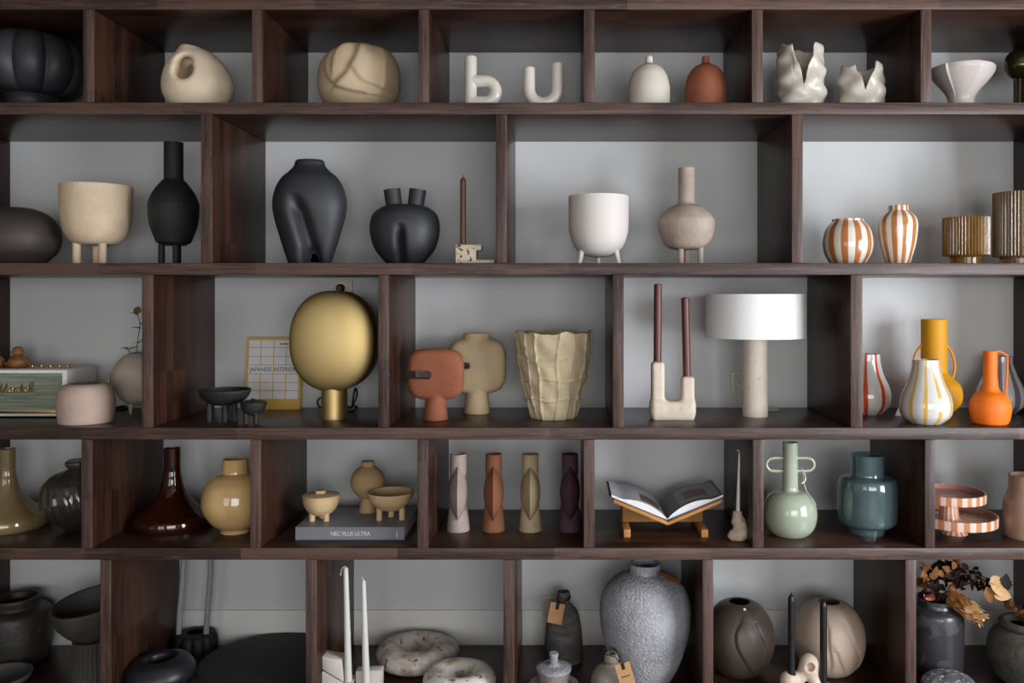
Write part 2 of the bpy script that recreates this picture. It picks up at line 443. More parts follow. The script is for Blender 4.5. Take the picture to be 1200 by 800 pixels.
t = T('pierced_vase', 'cream rounded vase pierced by a slanting oval hole', 'vase', 1, 231, .20)
H = t.h
def f(X, Y, Z):
    b = ell(X, Y, Z, (1, 0, 32), (41, 32, 34)); b = smin(b, ell(X, Y, Z, (-3, 0, 52), (30, 24, 26)), 12)
    b = smin(b, caps(X, Y, Z, (-7, 0, 60), (-9, 0, 74), 14, 11), 8)
    b = smax(b, -Z, 3); b = smax(b, Z+.13*X-79, 2)
    b = smax(b, -caps(X, Y, Z, (-8, 0, 62), (-10, 0, 95), 7), 2)
    hole = np.minimum(caps(X, Y, Z, (-3, -42, 46), (-14, 44, 48), 12, 7), caps(X, Y, Z, (-3, -42, 56), (-14, 44, 52), 11, 6))
    return smax(b, -hole, 7)
t.sdf('body', f, (-46, -36, -3), (46, 36, 84), 84, CREAM)

def grooved(t, rx, ry, rz, zc, curves, zmin, mat, depth=.05, w=.05, step=.03, hole=None, seg=128, nr=80, twofold=True, sq=1.0):
    """squat ball with carved flowing creases; curves are (u,v) polylines over the front, -1..1"""
    vs, fs = [], []
    th = np.linspace(-PI/2+.02, PI/2-.001, nr); ph = np.linspace(0, 2*PI, seg, endpoint=False)
    A, B = np.meshgrid(th, ph, indexing='ij')
    ca, sa = np.cos(A)**sq, np.sign(np.sin(A))*np.abs(np.sin(A))**sq
    x, y, z = ca*np.cos(B), ca*np.sin(B), sa
    k = np.ones_like(x)
    for sgn in ((1, -1) if twofold else (1,)):
        wt = np.clip(-y*sgn*4+.6, 0, 1)
        for c in curves:
            d, sd = dseg2(x*sgn, z, cat_rom(c, 6)); k += wt*np.clip((.97-np.abs(z))/.2, 0, 1)*(-depth*np.exp(-(d/w)**2)+step*sd*(1-np.exp(-(d/.035)**2))*np.exp(-(d/.24)**2))
    V = np.stack([x*k*rx, y*k*ry, np.maximum(z*k*rz+zc, zmin)], -1).reshape(-1, 3)
    if hole:
        r_, dp = hole; q = np.hypot(V[:, 0], V[:, 1]); m = (q < r_) & (V[:, 2] > zc); V[m, 2] -= dp*np.clip((r_-q[m])/1.2, 0, 1)
    for i in range(nr-1):
        for j in range(seg):
            j2 = (j+1) % seg; fs.append((i*seg+j, i*seg+j2, (i+1)*seg+j2, (i+1)*seg+j))
    fs.append(tuple(reversed(range(seg)))); fs.append(tuple((nr-1)*seg+j for j in range(seg)))
    return t.add('body', mesh_from(V*t.s, fs, 75), mat)

t = T('carved_ball_vase', 'khaki beige ball vase carved with sweeping overlapping folds', 'vase', 1, 421, .22)
cv = lambda P: [((x-421)/48, (95-y)/42) for x, y in P]
grooved(t, 48, 44, 41, 41, [cv([(413, 55), (396, 66), (388, 83), (393, 101), (405, 111), (421, 117), (436, 119)]), cv([(414, 57), (405, 66), (400, 77), (399, 88)]),
                            cv([(427, 55), (426, 75), (416, 95), (406, 106)]), cv([(443, 58), (451, 70), (453, 90), (450, 108)]), cv([(428, 98), (435, 106), (450, 110)])], 0, KHAKI, depth=.012, w=.03, step=.05, sq=.8)

def letter(name, label, cx, Y, paths, r, tops, lo, hi, holes):
    t = T(name, label, 'letter vase', 1, cx, Y)
    def f(X, Yd, Z):
        d = np.full(X.shape, 1e9)
        for P in paths:
            q, _ = dseg2(X, Z, [(px-cx, t.h(py)) for px, py in P]); d = np.minimum(d, q)
        b = np.sqrt(d*d+Yd*Yd)-r
        for x0, x1, ty in tops:
            cut = np.maximum(Z-t.h(ty), np.abs(X-(x0+x1)/2+cx)-(x1-x0)/2-3); b = np.where((X+cx > x0-3) & (X+cx < x1+3), smax(b, Z-t.h(ty), 2), b)
        for hx, hy in holes: b = smax(b, -caps(X, Yd, Z, (hx-cx, 0, t.h(hy)-14), (hx-cx, 0, t.h(hy)+9), r*.58), 1)
        return smax(b, -Z, 1.5)
    t.sdf('body', f, lo, hi, 72, GLOSSW)
t_ = T('x', '', '', 1, 566, .10); BY = t_.by
arc = lambda cx, cy, r, a0, a1, n=14, ry=None: [(cx+r*math.cos(math.radians(a0+(a1-a0)*i/n)), cy-(ry or r)*math.sin(math.radians(a0+(a1-a0)*i/n))) for i in range(n+1)]
letter('letter_b_vase', 'glossy off-white tube vase shaped as a lowercase letter b', 566, .10,
       [[(551.5, 55), (551.5, BY-7)], [(551.5, 95), (568, 95)]+arc(568, 107.5, 12.8, 90, -90, 14, 12.5)+[(551.5, 120)]], 7.4, [(544, 559.5, 66)], (-26, -10, -3), (26, 10, 66), [(551.5, 66)])
letter('letter_u_vase', 'glossy off-white tube vase shaped as a lowercase letter u', 636.5, .10,
       [[(620, 60), (620, 104)]+arc(636.5, 104, 16.5, 180, 360, 18, 17)+[(653, 55)]], 7.2, [(612, 628, 79), (645, 661, 74)], (-27, -10, -3), (27, 10, 58), [(620, 79), (653, 74)])

for cx, mat, lab in ((760.5, BEIGE_G, 'greige bell-shaped bottle with a tiny neck'), (827, TERRA, 'terracotta bell-shaped bottle with a tiny neck')):
    t = T('bell_bottle', lab, 'bottle', 1, cx, .16, group='bell-shaped bottles on the top shelf')
    t.lathe('body', [[(21, 999), (24, 127)], [(24, 127), (24.4, 112), (24, 101), (20.5, 88), (14, 79.5), (6.5, 75.5), (4.6, 73.5)], [(4.6, 73.5), (4.2, 67.5), (3.6, 66)]], mat, wall=2)

def wavy(name, label, cx, Y, R, top, notch, ph, mat, bump_rows):
    t = T(name, label, 'vase', 1, cx, Y); n, mrow = 120, 40; vs, fs = [], []; H0 = t.h(top)
    for i in range(mrow+1):
        for j in range(n):
            a = 2*PI*j/n
            d = (a-1.5*PI+PI) % (2*PI)-PI+.1                 # angle from the front
            dw = abs(d+.06*math.sin(9*d))/notch[1]
            dip = notch[0]*max(0, 1-dw)**.55*(1+.1*math.sin(14*d+ph))+2.2*math.sin(3*a+ph)+1.2*math.sin(7*a)
            h = (H0-dip)*i/mrow
            r = R*(.93+.085*math.cos(h*2*PI/(H0/bump_rows)+.8)*math.cos(4*a+ph+.03*h)+.03*math.sin(3*a+ph+h*.08)+.04*math.sin(h/H0*PI))
            vs.append((r*math.cos(a), r*math.sin(a)*.85, h))
    for i in range(mrow):
        for j in range(n):
            j2 = (j+1) % n; fs.append((i*n+j, i*n+j2, (i+1)*n+j2, (i+1)*n+j))
    fs.append(tuple(reversed(range(n))))
    o = t.add('body', mesh_from(np.array(vs)*t.s, fs, 80), mat)
    sm = o.modifiers.new('wall', 'SOLIDIFY'); sm.thickness = 2.6*t.s; sm.offset = -1
    return o
wavy('torn_rim_vase', 'taller greige vase with bulging wavy sides and a ragged open front', 938.5, .16, 28, 57, (42, .42), .6, WHITEG, 3)
wavy('torn_rim_vase', 'smaller greige vase with wavy sides and a ragged notch in front', 1010, .16, 26.5, 79, (29, .42), 2.2, WHITEG, 2)

t = T('folded_bowl', 'pinkish white porcelain bowl with a folded, fluted side', 'bowl', 1, 1126, .19)
def rf(a, z, r):
    k = (a/(2*PI)*6+.3) % 1
    return r*(1+.07*(k**4)*min(1, z/30)+.02*math.cos(a))
t.lathe('body', [[(15, 999), (14, 122), (15, 114), (20, 105), (28, 95), (33.5, 86), (34.5, 80)]], PINKW, wall=2, seg=120, rf=rf)

t = T('ball_stem_holder', 'dark bronze ball on a slim stem at the end of top shelf', 'candle holder', 1, 1195, .3, single=False)
t.lathe('ball', [[(0, 93), (9, 91), (16, 82), (17, 75), (15, 66), (9, 60), (3, 58.5), (0, 58.5)]], BRASS_D, solid=True)
t.lathe('stem', [[(4, 999), (4, 92)]], BRASS_D, solid=True, seg=20)
t.lathe('foot', [[(18, 999), (18, 141)], [(18, 141), (8, 140), (4, 137)]], BRASS_D, solid=True)

# ---- row 2
t = T('pebble_vase', 'dark brown squashed-ball vase like a smooth pebble', 'vase', 2, 17, .20)
t.lathe('body', [[(30, 999), (37, 303), (45, 294), (48.5, 279), (45, 263), (35, 251), (20, 244.5), (8, 243.3)], [(8, 243.3), (6, 244)]], DKBROWN, wall=3, seg=64)

def leg(t, x, d, y0, y1, r, mat, x1=None, d1=None, r1=None):
    a = t.pt(x, 9999, d); a.z = 0; b = t.pt(x1 if x1 is not None else x, y0, d1 if d1 is not None else d)
    return t.add('leg', tube_mesh([tuple(a), tuple(b)], [(r1 or r)*t.s, r*t.s], 18), mat)

t = T('footed_planter', 'speckled sand stoneware pot on three peg legs', 'planter', 2, 113, .22, single=False)
t.lathe('pot', [[(2, 287.5), (18, 287), (27, 283), (34, 272), (37.5, 255), (38.5, 235), (38.8, 218)]], SANDS, wall=2.2, seg=64)
for x, d in ((96.5, -12), (126.5, -12), (102.5, 18)): leg(t, x, d, 281, 310, 4.4, SANDS)

t = T('legged_bottle', 'tall black bottle vase with faceted body on peg legs', 'vase', 2, 203.5, .20, single=False)
t.lathe('body', [[(1, 287.5), (13, 287.5)], [(13, 287.5), (19, 284)], [(19, 284), (25.5, 266), (27.6, 252), (28, 240)], [(28, 240), (24, 228), (16, 216), (11.2, 210.5)], [(11.2, 210.5), (10.7, 208), (10.7, 167)]], BLK_R, wall=2.5, angle=20)
for x, d in ((192.5, -7), (209.5, -7), (203, 12)): leg(t, x, d, 284, 310, 3.7, BLK_R, x1=x*.98+203.5*.02)

def torso(V):
    V = V.copy(); x, y, z = V.T
    fr = np.clip(-y/6, 0, 1)
    gx = np.interp(z, [0, 20, 60, 90], [6, 5, -6, -14]); st = np.clip((84-z)/22, 0, 1)
    d = x-gx; y2 = y*.66
    g = np.exp(-(d/8)**2)*(14+np.clip((24-z)/24, 0, 1)*16)
    ysh = 2.5*np.tanh(d/12)*np.exp(-(d/22)**2)*st*fr
    y2 = np.minimum(y2+g*st*fr*(y2 < 0)+ysh, np.where(y < 0, 0, 1e9))
    return np.stack([x, y2, z], -1)
t = T('torso_vase', 'tall black ceramic vase shaped like a headless torso with a long crease', 'vase', 2, 363, .20)
t.lathe('body', [[(24, 999), (27, 302), (34, 280), (41, 255), (43, 238), (40, 222), (33, 209), (24, 201), (18.5, 195), (17, 190), (15, 187.5)]], BLK, wall=3, seg=160, deform=torso)

def cheeks(V):
    V = V.copy(); x, y, z = V.T; fr = np.clip(-y/6, 0, 1); st = np.clip((48-z)/20, 0, 1)
    y2 = y*.8; g = np.exp(-(x/4.2)**2)*14*st*fr*(y2 < 0)
    y2 = np.minimum(y2+g, np.where(y < 0, 0, 1e9)); return np.stack([x, y2, z], -1)
t = T('twin_neck_vase', 'round black vase with two flaring necks and a cleft', 'vase', 2, 474.5, .20, single=False)
t.lathe('body', [[(20, 999), (25, 305), (35, 292), (40, 276), (40.6, 263), (37, 251), (28, 243.5), (16, 240), (1, 239)]], BLK, solid=True, seg=144, deform=cheeks)
for sgn in (-1, 1):
    n_ = 24; p0 = t.pt(474.5+sgn*11.5, 249); p1 = t.pt(474.5+sgn*15.2, 222); ax = (p1-p0)
    me = lathe_mesh([(9*t.s, 0), (10*t.s, ax.length), (8.2*t.s, ax.length), (7.5*t.s, 8*t.s), (0, 8*t.s)], 32)
    o = t.add('neck', me, BLK); o.location = p0; o.rotation_euler = ax.to_track_quat('Z', 'Y').to_euler()

MARB = M('breccia marble', 'd9cbb4', .4, 'c6b49a', nscale=18, speck='4a3a3e', sscale=62, sth=.565)
CANB = M('brown candle wax', '5d382e', .45); 
def extrude(t, name, pts, d0, d1, mat, bev=.5, parent=None, label=None):
    bm = bmesh.new(); s = t.s
    vv = [bm.verts.new(((px-t.cx)*s, d0*s, max(t.h(py), 0)*s)) for px, py in pts]
    fc = bm.faces.new(vv); r = bmesh.ops.extrude_face_region(bm, geom=[fc])
    bmesh.ops.translate(bm, vec=(0, (d1-d0)*s, 0), verts=[g for g in r['geom'] if isinstance(g, bmesh.types.BMVert)])
    bmesh.ops.recalc_face_normals(bm, faces=bm.faces[:])
    if bev: bmesh.ops.bevel(bm, geom=bm.edges[:], offset=bev*s, segments=2, affect='EDGES', profile=.5)
    return t.add(name, bm_mesh(bm, 35), mat, parent, label)
t = T('marble_candle_holder', 'stepped cream marble candle holder with dark veins', 'candle holder', 2, 557, .10)
extrude(t, 'body', [(535, 9999), (580, 9999), (580, 304.8), (559, 304.8), (559, 293.5), (565, 293.5), (565, 287), (535, 287)], -9, 9, MARB)
zt_h = t.zb+t.h(287)*t.s
def candle(label, cx, Y, zb, top, r0, r1, mat, wick=True, lean=0, tipped=True, group=None, wickpts=None, cat='candle', dome=4, wickmat=None):
    t = T('candle', label, cat, 1, cx, Y, group=group, single=False, zb=zb)
    h = t.h(top)
    segs = [[(r0, t.by), (r0, top+dome+2) if r1 == r0 else (r1, top+dome)], [(r1, top+dome), (r1*.75, top+dome*.35), (r1*.35, top), (.01, top)]]
    df = (lambda V: V+np.stack([V[:, 2]/h*lean, 0*V[:, 0], 0*V[:, 0]], -1)) if lean else None
    t.lathe('wax', segs, mat, solid=True, seg=20, deform=df)
    if wick: t.tube('wick', [(cx+lean+p[0], top+1-p[1]) for p in (wickpts or [(0, 0), (0, 2), (.3, 4)])], .55, wickmat or WICK, seg=6)
    return t
WICK = M('cotton wick', '5a4a3c', .9)
candle('slim brown candle standing in the stepped marble holder', 542.7, .10, zt_h, 208, 3.5, 3.5, CANB)

t = T('footed_planter', 'warm white rounded planter on splayed legs', 'planter', 2, 701.5, .22, single=False)
t.lathe('pot', [[(1, 301.5), (12, 300.5), (22, 296), (30, 286), (34.3, 272), (35, 262)], [(35, 262), (35.3, 233), (35, 231)]], PLANTER, wall=2, seg=64)
for sx, d in ((-1, -10), (1, -10), (0, 18)):
    leg(t, 701.5+sx*23, d*1.2, 292, 310, 3.4, PLANTER, x1=701.5+sx*19.5, d1=d, r1=2.4)

t = T('legged_bottle', 'taupe stoneware bottle with squat angular belly on peg legs', 'vase', 2, 804.5, .20, single=False)
t.lathe('body', [[(1, 292.5), (15, 292), (24, 288), (31, 276), (33.6, 262), (33, 257)], [(33, 257), (28, 250.5), (20, 243.5), (12, 239.5), (9.6, 236)], [(9.6, 236), (9.5, 197)]], TAUPE, wall=2.5)
for x, d in ((796.5, -9), (819.5, -9), (806, 14)): leg(t, x, d, 288, 310, 3.5, TAUPE)

STRB = M('caramel and white striped glaze', 'd8cfc2', .2, coat=.5, stripe=('ad6b3c', 11, .5, .12))
STRB2 = M('caramel and white striped glaze fine', 'e2d8ca', .2, coat=.5, stripe=('b0703f', 11, .52, .12))
t = T('striped_vase', 'low wide vase with caramel and white vertical stripes', 'vase', 2, 993.5, .17, rz=.3)
t.lathe('body', [[(19, 999), (22, 306), (27, 296), (28.6, 284), (26, 270), (20.5, 262), (18, 259.5)], [(18, 259.5), (18, 257)]], STRB, wall=2, seg=64)
t = T('striped_vase', 'taller narrow-footed vase with caramel and white vertical stripes', 'vase', 2, 1052.5, .15, rz=.75)
t.lathe('body', [[(13, 999), (15.5, 302), (20, 285), (22.2, 266), (20.5, 256), (15, 249.5), (11.6, 247)], [(11.6, 247), (11.2, 241)]], STRB2, wall=2, seg=64)

AMBER = M('amber ribbed glass', '9a7030', .14, trans=.6, ior=1.45)
AMBER2 = M('smoky amber ribbed glass', '94785a', .14, trans=.55, ior=1.45)
def ribbed(label, cx, Y, R, y0, ytop, rfoot, mat):
    t = T('ribbed_tumbler', label, 'candle holder', 2, cx, Y)
    t.lathe('glass', [[(rfoot, 999), (rfoot, y0+2)], [(rfoot, y0+2), (rfoot+2, y0)], [(rfoot+2, y0), (R-1, y0), (R, y0-2)], [(R, y0-2), (R, ytop)]], mat, wall=2.2, seg=192,
            rf=lambda a, z, r: r*(1+.03*math.cos(46*a)) if r > rfoot+3 else r, floor=14)
ribbed('short amber ribbed glass tumbler on a narrow foot', 1132, .17, 25, 300, 255, 17, AMBER)
ribbed('tall smoky amber ribbed glass tumbler on a narrow foot', 1193, .17, 26.5, 301, 226, 19, AMBER2)

# ---- row 3
def yfront(row, py): return D0*(ROW[row]-CY)/(py-CY)-D0        # depth of a point of the shelf top seen at photo row py
SPK = M('white leatherette', 'e6e4e0', .55, bump=.15, bscale=500)
GRILL = M('grey green woven grille', '8f9685', .9, '737b6b', nscale=60, stretch=(.12, 1, 3.2), bump=.4, bscale=160, mixlo=.4, mixhi=.6)
BRASS = M('brass', 'b08a4a', .3, metal=1)
BLKP = M('black plastic', '161616', .45)
Ys = yfront(3, 489.5)
spk = T('bluetooth_speaker', 'white retro loudspeaker with green-grey woven grille and gold script', 'speaker', 3, 20, Ys, single=False)
spk.box('cabinet', -38, 78, 433, 488, 0, 64, SPK, bev=2.2, seg=3)
spk.box('grille', -33, 73, 437, 480.5, -.6, 2, GRILL, bev=.3)
spk.box('gold_trim', -33, 73, 481, 484.5, -.8, 2, BRASS, bev=.2)
spk.box('control_panel', -26, 70, 432.6, 434, 22, 46, BRASS, bev=.2)
for x in (6, 17, 28, 39, 50, 60): spk.lathe('knob', [[(2.2, 433), (2.0, 430.5)]], BRASS, solid=True, seg=14, dx=x-20, dy=34)
for x in (-28, 68): spk.box('foot', x-4, x+4, 487.8, 9999, 6, 14, BLKP, bev=.2) if False else spk.add('foot', bm_mesh(box_bm(bmesh.new(), (x-4-20)*spk.s, (x+4-20)*spk.s, 6*spk.s, 58*spk.s, 0, spk.h(487.5)*spk.s)), BLKP)
# the maker's script lettering, drawn as strokes (units: photo px)
script = [[(0, 460), (2, 451), (3, 449), (4, 459), (8, 450), (9, 449), (9, 458), (10.5, 459)],
          [(14.5, 453.5), (12.5, 454), (12, 457.5), (13.5, 459), (15.5, 456), (15.3, 453.5), (15, 458.5), (17, 458)],
          [(17, 459), (18, 454), (18.2, 455), (20, 453.6), (20.5, 454.5)],
          [(23.5, 454), (22, 453.6), (21.6, 455.5), (23, 457.5), (22.3, 459), (20.8, 458.6)],
          [(24.5, 459.2), (26.5, 449.5), (25.3, 456.5), (27.5, 453.8), (28, 455), (27.4, 459), (29, 458.5)],
          [(32.5, 453.8), (30.8, 454), (30, 457.5), (31.3, 459), (33, 456.5), (33.2, 453.8), (32.6, 458.6), (34.3, 458.5)],
          [(34.5, 458), (37, 449.8), (36.2, 449.4), (35, 457.5), (36, 459), (37.5, 458)],
          [(37.6, 458), (40, 449.2), (39.2, 448.8), (38, 457.5), (39.2, 459), (41.5, 457)]]
for st in script: spk.tube('logo_stroke', [(x, y+(1.5-x*.055), -1.2) for x, y in st], .62, BRASS, seg=6)
BIRDW = M('oiled oak', '8a5a32', .5, '7a4e2a', nscale=14, stretch=(1, 1, 4))
def bird(label, cx):
    t = T('wooden_bird', label, 'figurine', 3, cx, Ys+.10, single=False, group='wooden birds on the loudspeaker', zb=spk.zb+spk.h(432.6)*spk.s)
    g = t.h
    t.add('body', lathe_mesh([(x*t.s, z*t.s) for x, z in cat_rom([(0, 0), (8, 0), (10.6, 3.5), (10.6, 8), (7.5, 12), (4.2, 14), (0, 14.2)])], 28), BIRDW)
    t.add('head', lathe_mesh([(x*t.s, z*t.s) for x, z in cat_rom([(0, 12.5), (3, 12.8), (5.8, 16), (6, 19), (4, 23.2), (0, 24.4)])], 28), BIRDW)
    t.add('tail', tube_mesh([(6*t.s, 4*t.s, 4*t.s), (11.5*t.s, 6*t.s, 3*t.s)], [4*t.s, 1.6*t.s], 12), BIRDW)
    t.add('beak', tube_mesh([(-2*t.s, -6*t.s, 19*t.s), (-2.5*t.s, -9*t.s, 18.5*t.s)], [1.3*t.s, .3*t.s], 8), BIRDW)
bird('round wooden bird with ball head standing beside the loudspeaker knobs', 21)
bird('round wooden bird with ball head between its twin and the side panel', -7)

BLUSH = M('blush sandy ceramic', 'b8a093', .75, 'af978a', nscale=12, bump=.12, bscale=140)
t = T('squat_pot', 'blush beige squat pot with inward-curving rim beside loudspeaker', 'pot', 3, 101, yfront(3, 498.5)+.085)
t.lathe('body', [[(27, 9999), (29, 494)], [(29, 494), (30.5, 480), (30.8, 468), (29, 458), (25, 451.5), (20, 449)]], BLUSH, wall=3, seg=56)
GREIGE2 = M('warm grey stoneware', 'b5a596', .7, 'aa9a8b', nscale=8, bump=.1)
t = T('globe_vase', 'warm grey globe vase on small feet holding a dry sprig', 'vase', 3, 163, .37, single=False)
t.lathe('body', [[(1, 474), (8, 473.5), (19, 467), (27, 453), (29, 441), (26.5, 429), (19, 419), (12, 414), (10, 413)]], GREIGE2, wall=2)
for x, d in ((156, -6), (171, -6), (163, 9)): leg(t, x, d, 471, 490, 2.2, GREIGE2, r1=1.6)
STEM = M('dry stem', '4a3a26', .9); LEAFY = M('dry ochre leaf', '8a6f34', .8, '6a4a26', nscale=30)
sp = T('dried_sprig', 'thin dry sprig with small ochre leaves in the globe vase', 'dried plant', 3, 163, .37, single=False, zb=t.zb+.1)
sp.tube('stem', [(163, sp.by), (161, 425), (160, 412), (162, 395), (164, 380), (161, 368)], .5, STEM, seg=6)
sp.tube('stem', [(162, 430), (155, 416), (149, 409)], .45, STEM, seg=6)
def leaf_mesh(L_, W_, fold=.25, curl=.2, n=5):
    vs, fs = [], []
    for i in range(n+1):
        u = i/n; w = W_*max(.03, (math.sin(PI*u**.75)**.75 if u < 1 else .03)); z = -curl*L_*u*u
        vs += [(-w, L_*u, z+fold*w), (0, L_*u, z), (w, L_*u, z+fold*w)]
    for i in range(n):
        a = i*3; fs += [(a, a+1, a+4, a+3), (a+1, a+2, a+5, a+4)]
    return mesh_from(vs, fs, 60)
def leaf(t, me, mat, px, py, d, rot, sc=1, parent=None):
    o = link('leaf', me, mat, parent or t.root, tuple(t.pt(px, py, d)), rot); o.scale = (sc,)*3; return o
lm = leaf_mesh(.036, .015)
for px, py, rz_, rx_ in ((149, 409, 1.2, .3), (150, 410, -1.0, .5), (161, 368, .4, 1.2), (162, 370, 2.4, .6), (163, 402, 1.0, .2), (163, 400, -1.2, .4), (164, 380, -1.5, .3), (165, 385, 1.7, .3)):
    leaf(sp, lm, LEAFY, px, py, 0, (rx_, 0, rz_))

# cable behind the pot
t = T('speaker_cable', 'short black cable lying on shelf behind the squat pot', 'cable', 3, 138, .46)
t.tube('cable', [(122, t.by-1.4, 3), (133, t.by-2.5, 0), (140, t.by-1.4, -4), (147, t.by-1.4, 2), (141, t.by-3, 8), (132, t.by-1.4, 9)], 1.4, BLKP)

def tripod_bowl(label, cat, cx, Y, R, ytop, ybot, rl, legs, mat, seg, zb=None, row=3, name='footed_bowl', shape=None, group=None, rimtilt=None):
    t = T(name, label, cat, row, cx, Y, single=False, zb=zb, group=group)
    t.lathe('bowl', [shape or [(1, ybot), (R*.45, ybot-1.5), (R*.82, ybot-(ybot-ytop)*.42), (R*.97, ybot-(ybot-ytop)*.8), (R, ytop)]], mat, wall=2, seg=seg)
    for x, d in legs: leg(t, cx+x, d, ybot-4, 0, rl, mat)
    return t
tripod_bowl('larger black bowl on stubby peg legs', 'bowl', 263.5, .16, 29.5, 456, 475, 3.6, ((-16, -6), (4, -10), (13, -5), (-2, 12)), BLK_R, 56)
tb = tripod_bowl('tiny black lidded bowl on stubby peg legs', 'bowl', 297, .10, 15, 471.5, 487, 2.8, ((-7, -5), (5, -6), (0, 7)), BLK_R, 40)

tb.lathe('lid', [[(14.6, 471.4), (14, 470.3)], [(14, 470.3), (8, 469), (3, 468.4), (2.2, 466.8), (.01, 466.4)]], BLK_R, solid=True, seg=40)

def text_mesh(body, size, mat, name, parent, loc, rot, align='CENTER', extrude=.0004, xs=1.0, spacing=1.0):
    c = bpy.data.curves.new('txt', 'FONT'); c.body = body; c.size = size; c.align_x = align; c.extrude = extrude; c.space_character = spacing
    o = bpy.data.objects.new('txt', c); COL.objects.link(o)
    bpy.context.view_layer.update()
    me = bpy.data.meshes.new_from_object(o.evaluated_get(bpy.context.evaluated_depsgraph_get()))
    bpy.data.objects.remove(o)
    q = link(name, me, mat, parent, loc, rot); q.scale.x = xs; return q
MUST = M('mustard book cloth', 'd2a953', .7); PRWHITE = M('white print', 'dcdbdd', .7); INK = M('navy ink', '23283c', .7); PAPER = M('paper edge', 'dcd8cf', .9, 'c5c0b6', nscale=30, stretch=(1, 1, 40))
bk = T('leaning_book', 'mustard book with white grid cover reading Japanese Interiors', 'book', 3, 319, .475, single=False)
bk.root.rotation_euler.x = -.09
by = 480.
bw, bh = 32.0, 84.0
def bbox(name, x0, x1, z0, z1, d0, d1, mat): 
    bm = bmesh.new(); s = bk.s; box_bm(bm, x0*s, x1*s, d0*s, d1*s, z0*s, z1*s); return bk.add(name, bm_mesh(bm), mat)
bbox('cover', -bw, bw, 0, bh, 0, .8, MUST); bbox('cover', -bw, bw, 0, bh, 4.2, 5, MUST); bbox('spine', -bw, -bw+.8, 0, bh, .8, 4.2, MUST); bbox('pages', -bw+.8, bw-1.2, .8, bh-.8, .8, 4.2, PAPER)
colx = [-30, -15.2, -.2, 14.8, 30]
rows_ = [(73, 81), (62.5, 72), (52.5, 61.5), (42, 51.5), (32, 41), (22.5, 31), (12.5, 21.5)]
bm = bmesh.new()
for i, (z0, z1) in enumerate(rows_):
    cells = [(0, 1), (1, 2), (2, 4)] if i == 0 else ([(0, 2), (2, 4)] if i == 3 else [(0, 1), (1, 2), (2, 3), (3, 4)])
    for a, b_ in cells: box_bm(bm, (colx[a]+.6)*bk.s, (colx[b_]-.6)*bk.s, -.12*bk.s, .05*bk.s, z0*bk.s, z1*bk.s)
bk.add('cover_grid', bm_mesh(bm), PRWHITE)
text_mesh('JAPANESE', 7.0*bk.s, INK, 'title_lettering', bk.root, (-14.8*bk.s, -.2*bk.s, 44.4*bk.s), (PI/2, 0, 0), xs=.86)
text_mesh('INTERIORS', 7.0*bk.s, INK, 'title_lettering', bk.root, (15*bk.s, -.2*bk.s, 44.4*bk.s), (PI/2, 0, 0), xs=.86)
for a_, b_ in ((7, 9.5), (10.5, 16.5), (17.5, 20)): bbox('printed_line', a_, b_, 76, 77.4, -.2, 0, INK)

GOLD = M('brushed gold metal', 'dcc288', .5, 'd2b679', nscale=5, metal=1, stretch=(1, 1, .2), bump=.02, bscale=120)
GOLDD = M('gold metal darkened for shade', '3a2a1a', .5, metal=.8)  # the lamp's gold again, with the shade behind the front shell in its colour
gl = T('clam_lamp', 'brushed gold table lamp with two oval shells on cylinder base', 'lamp', 3, 392, .23, single=False)
def shell(name, zc, hx, hz, d0, bulge, mat, sgn, dx=0):
    vs, fs, n, m_ = [], [], 72, 16
    for i in range(m_+1):
        q = math.sin(i/m_*PI/2)
        for j in range(n):
            a = 2*PI*j/n; c_, s_ = math.cos(a), math.sin(a); e = 2/2.2
            x = math.copysign(abs(c_)**e, c_)*hx*q; z = math.copysign(abs(s_)**e, s_)*hz*q
            vs.append((x+dx, d0+sgn*bulge*(math.sqrt(max(0, 1-q*q)))**1.0, z+zc))
    o = n*(m_+1)
    for i in range(m_):
        for j in range(n):
            j2 = (j+1) % n; fs.append((i*n+j, (i+1)*n+j, (i+1)*n+j2, i*n+j2))
    fs.append(tuple(m_*n+j for j in range(n)))
    me = mesh_from(np.array(vs)*gl.s, fs, 50)
    bm = bmesh.new(); bm.from_mesh(me); bmesh.ops.remove_doubles(bm, verts=bm.verts[:], dist=1e-5); bmesh.ops.recalc_face_normals(bm, faces=bm.faces[:])
    return gl.add(name, bm_mesh(bm, 50), mat)
zc_ = gl.h(399)
shell('front_shell', zc_, 49.5, 58.5, -11, 13, GOLD, -1)
shell('back_shell', zc_, 49.5, 58.5, 18, 17, GOLDD, 1)
shell('inner_disc', zc_, 40, 48, -10.5, .5, GOLDD, -1)
gl.add('axle', tube_mesh([(0, -11*gl.s, zc_*gl.s), (0, 18*gl.s, zc_*gl.s)], 14*gl.s, 24), GOLDD)
gl.lathe('base', [[(15, 9999), (15, 440)]], GOLD, solid=True)
cb = T('lamp_cable', 'black braided cable looped behind gold lamp base', 'cable', 3, 412, .38)
cb.tube('cable', [(380, 478, 0), (373, 476, 2), (372, 469, 2), (378, 466, 4), (395, 469, 6), (410, 478, 4), (414, 465, 0), (416, 455, 2), (419, 462, -2), (415, 474, -3), (418, 477, 2), (413, cb.by-1.2, 6), (405, cb.by-1.2, 8)], 1.2, BLKP)

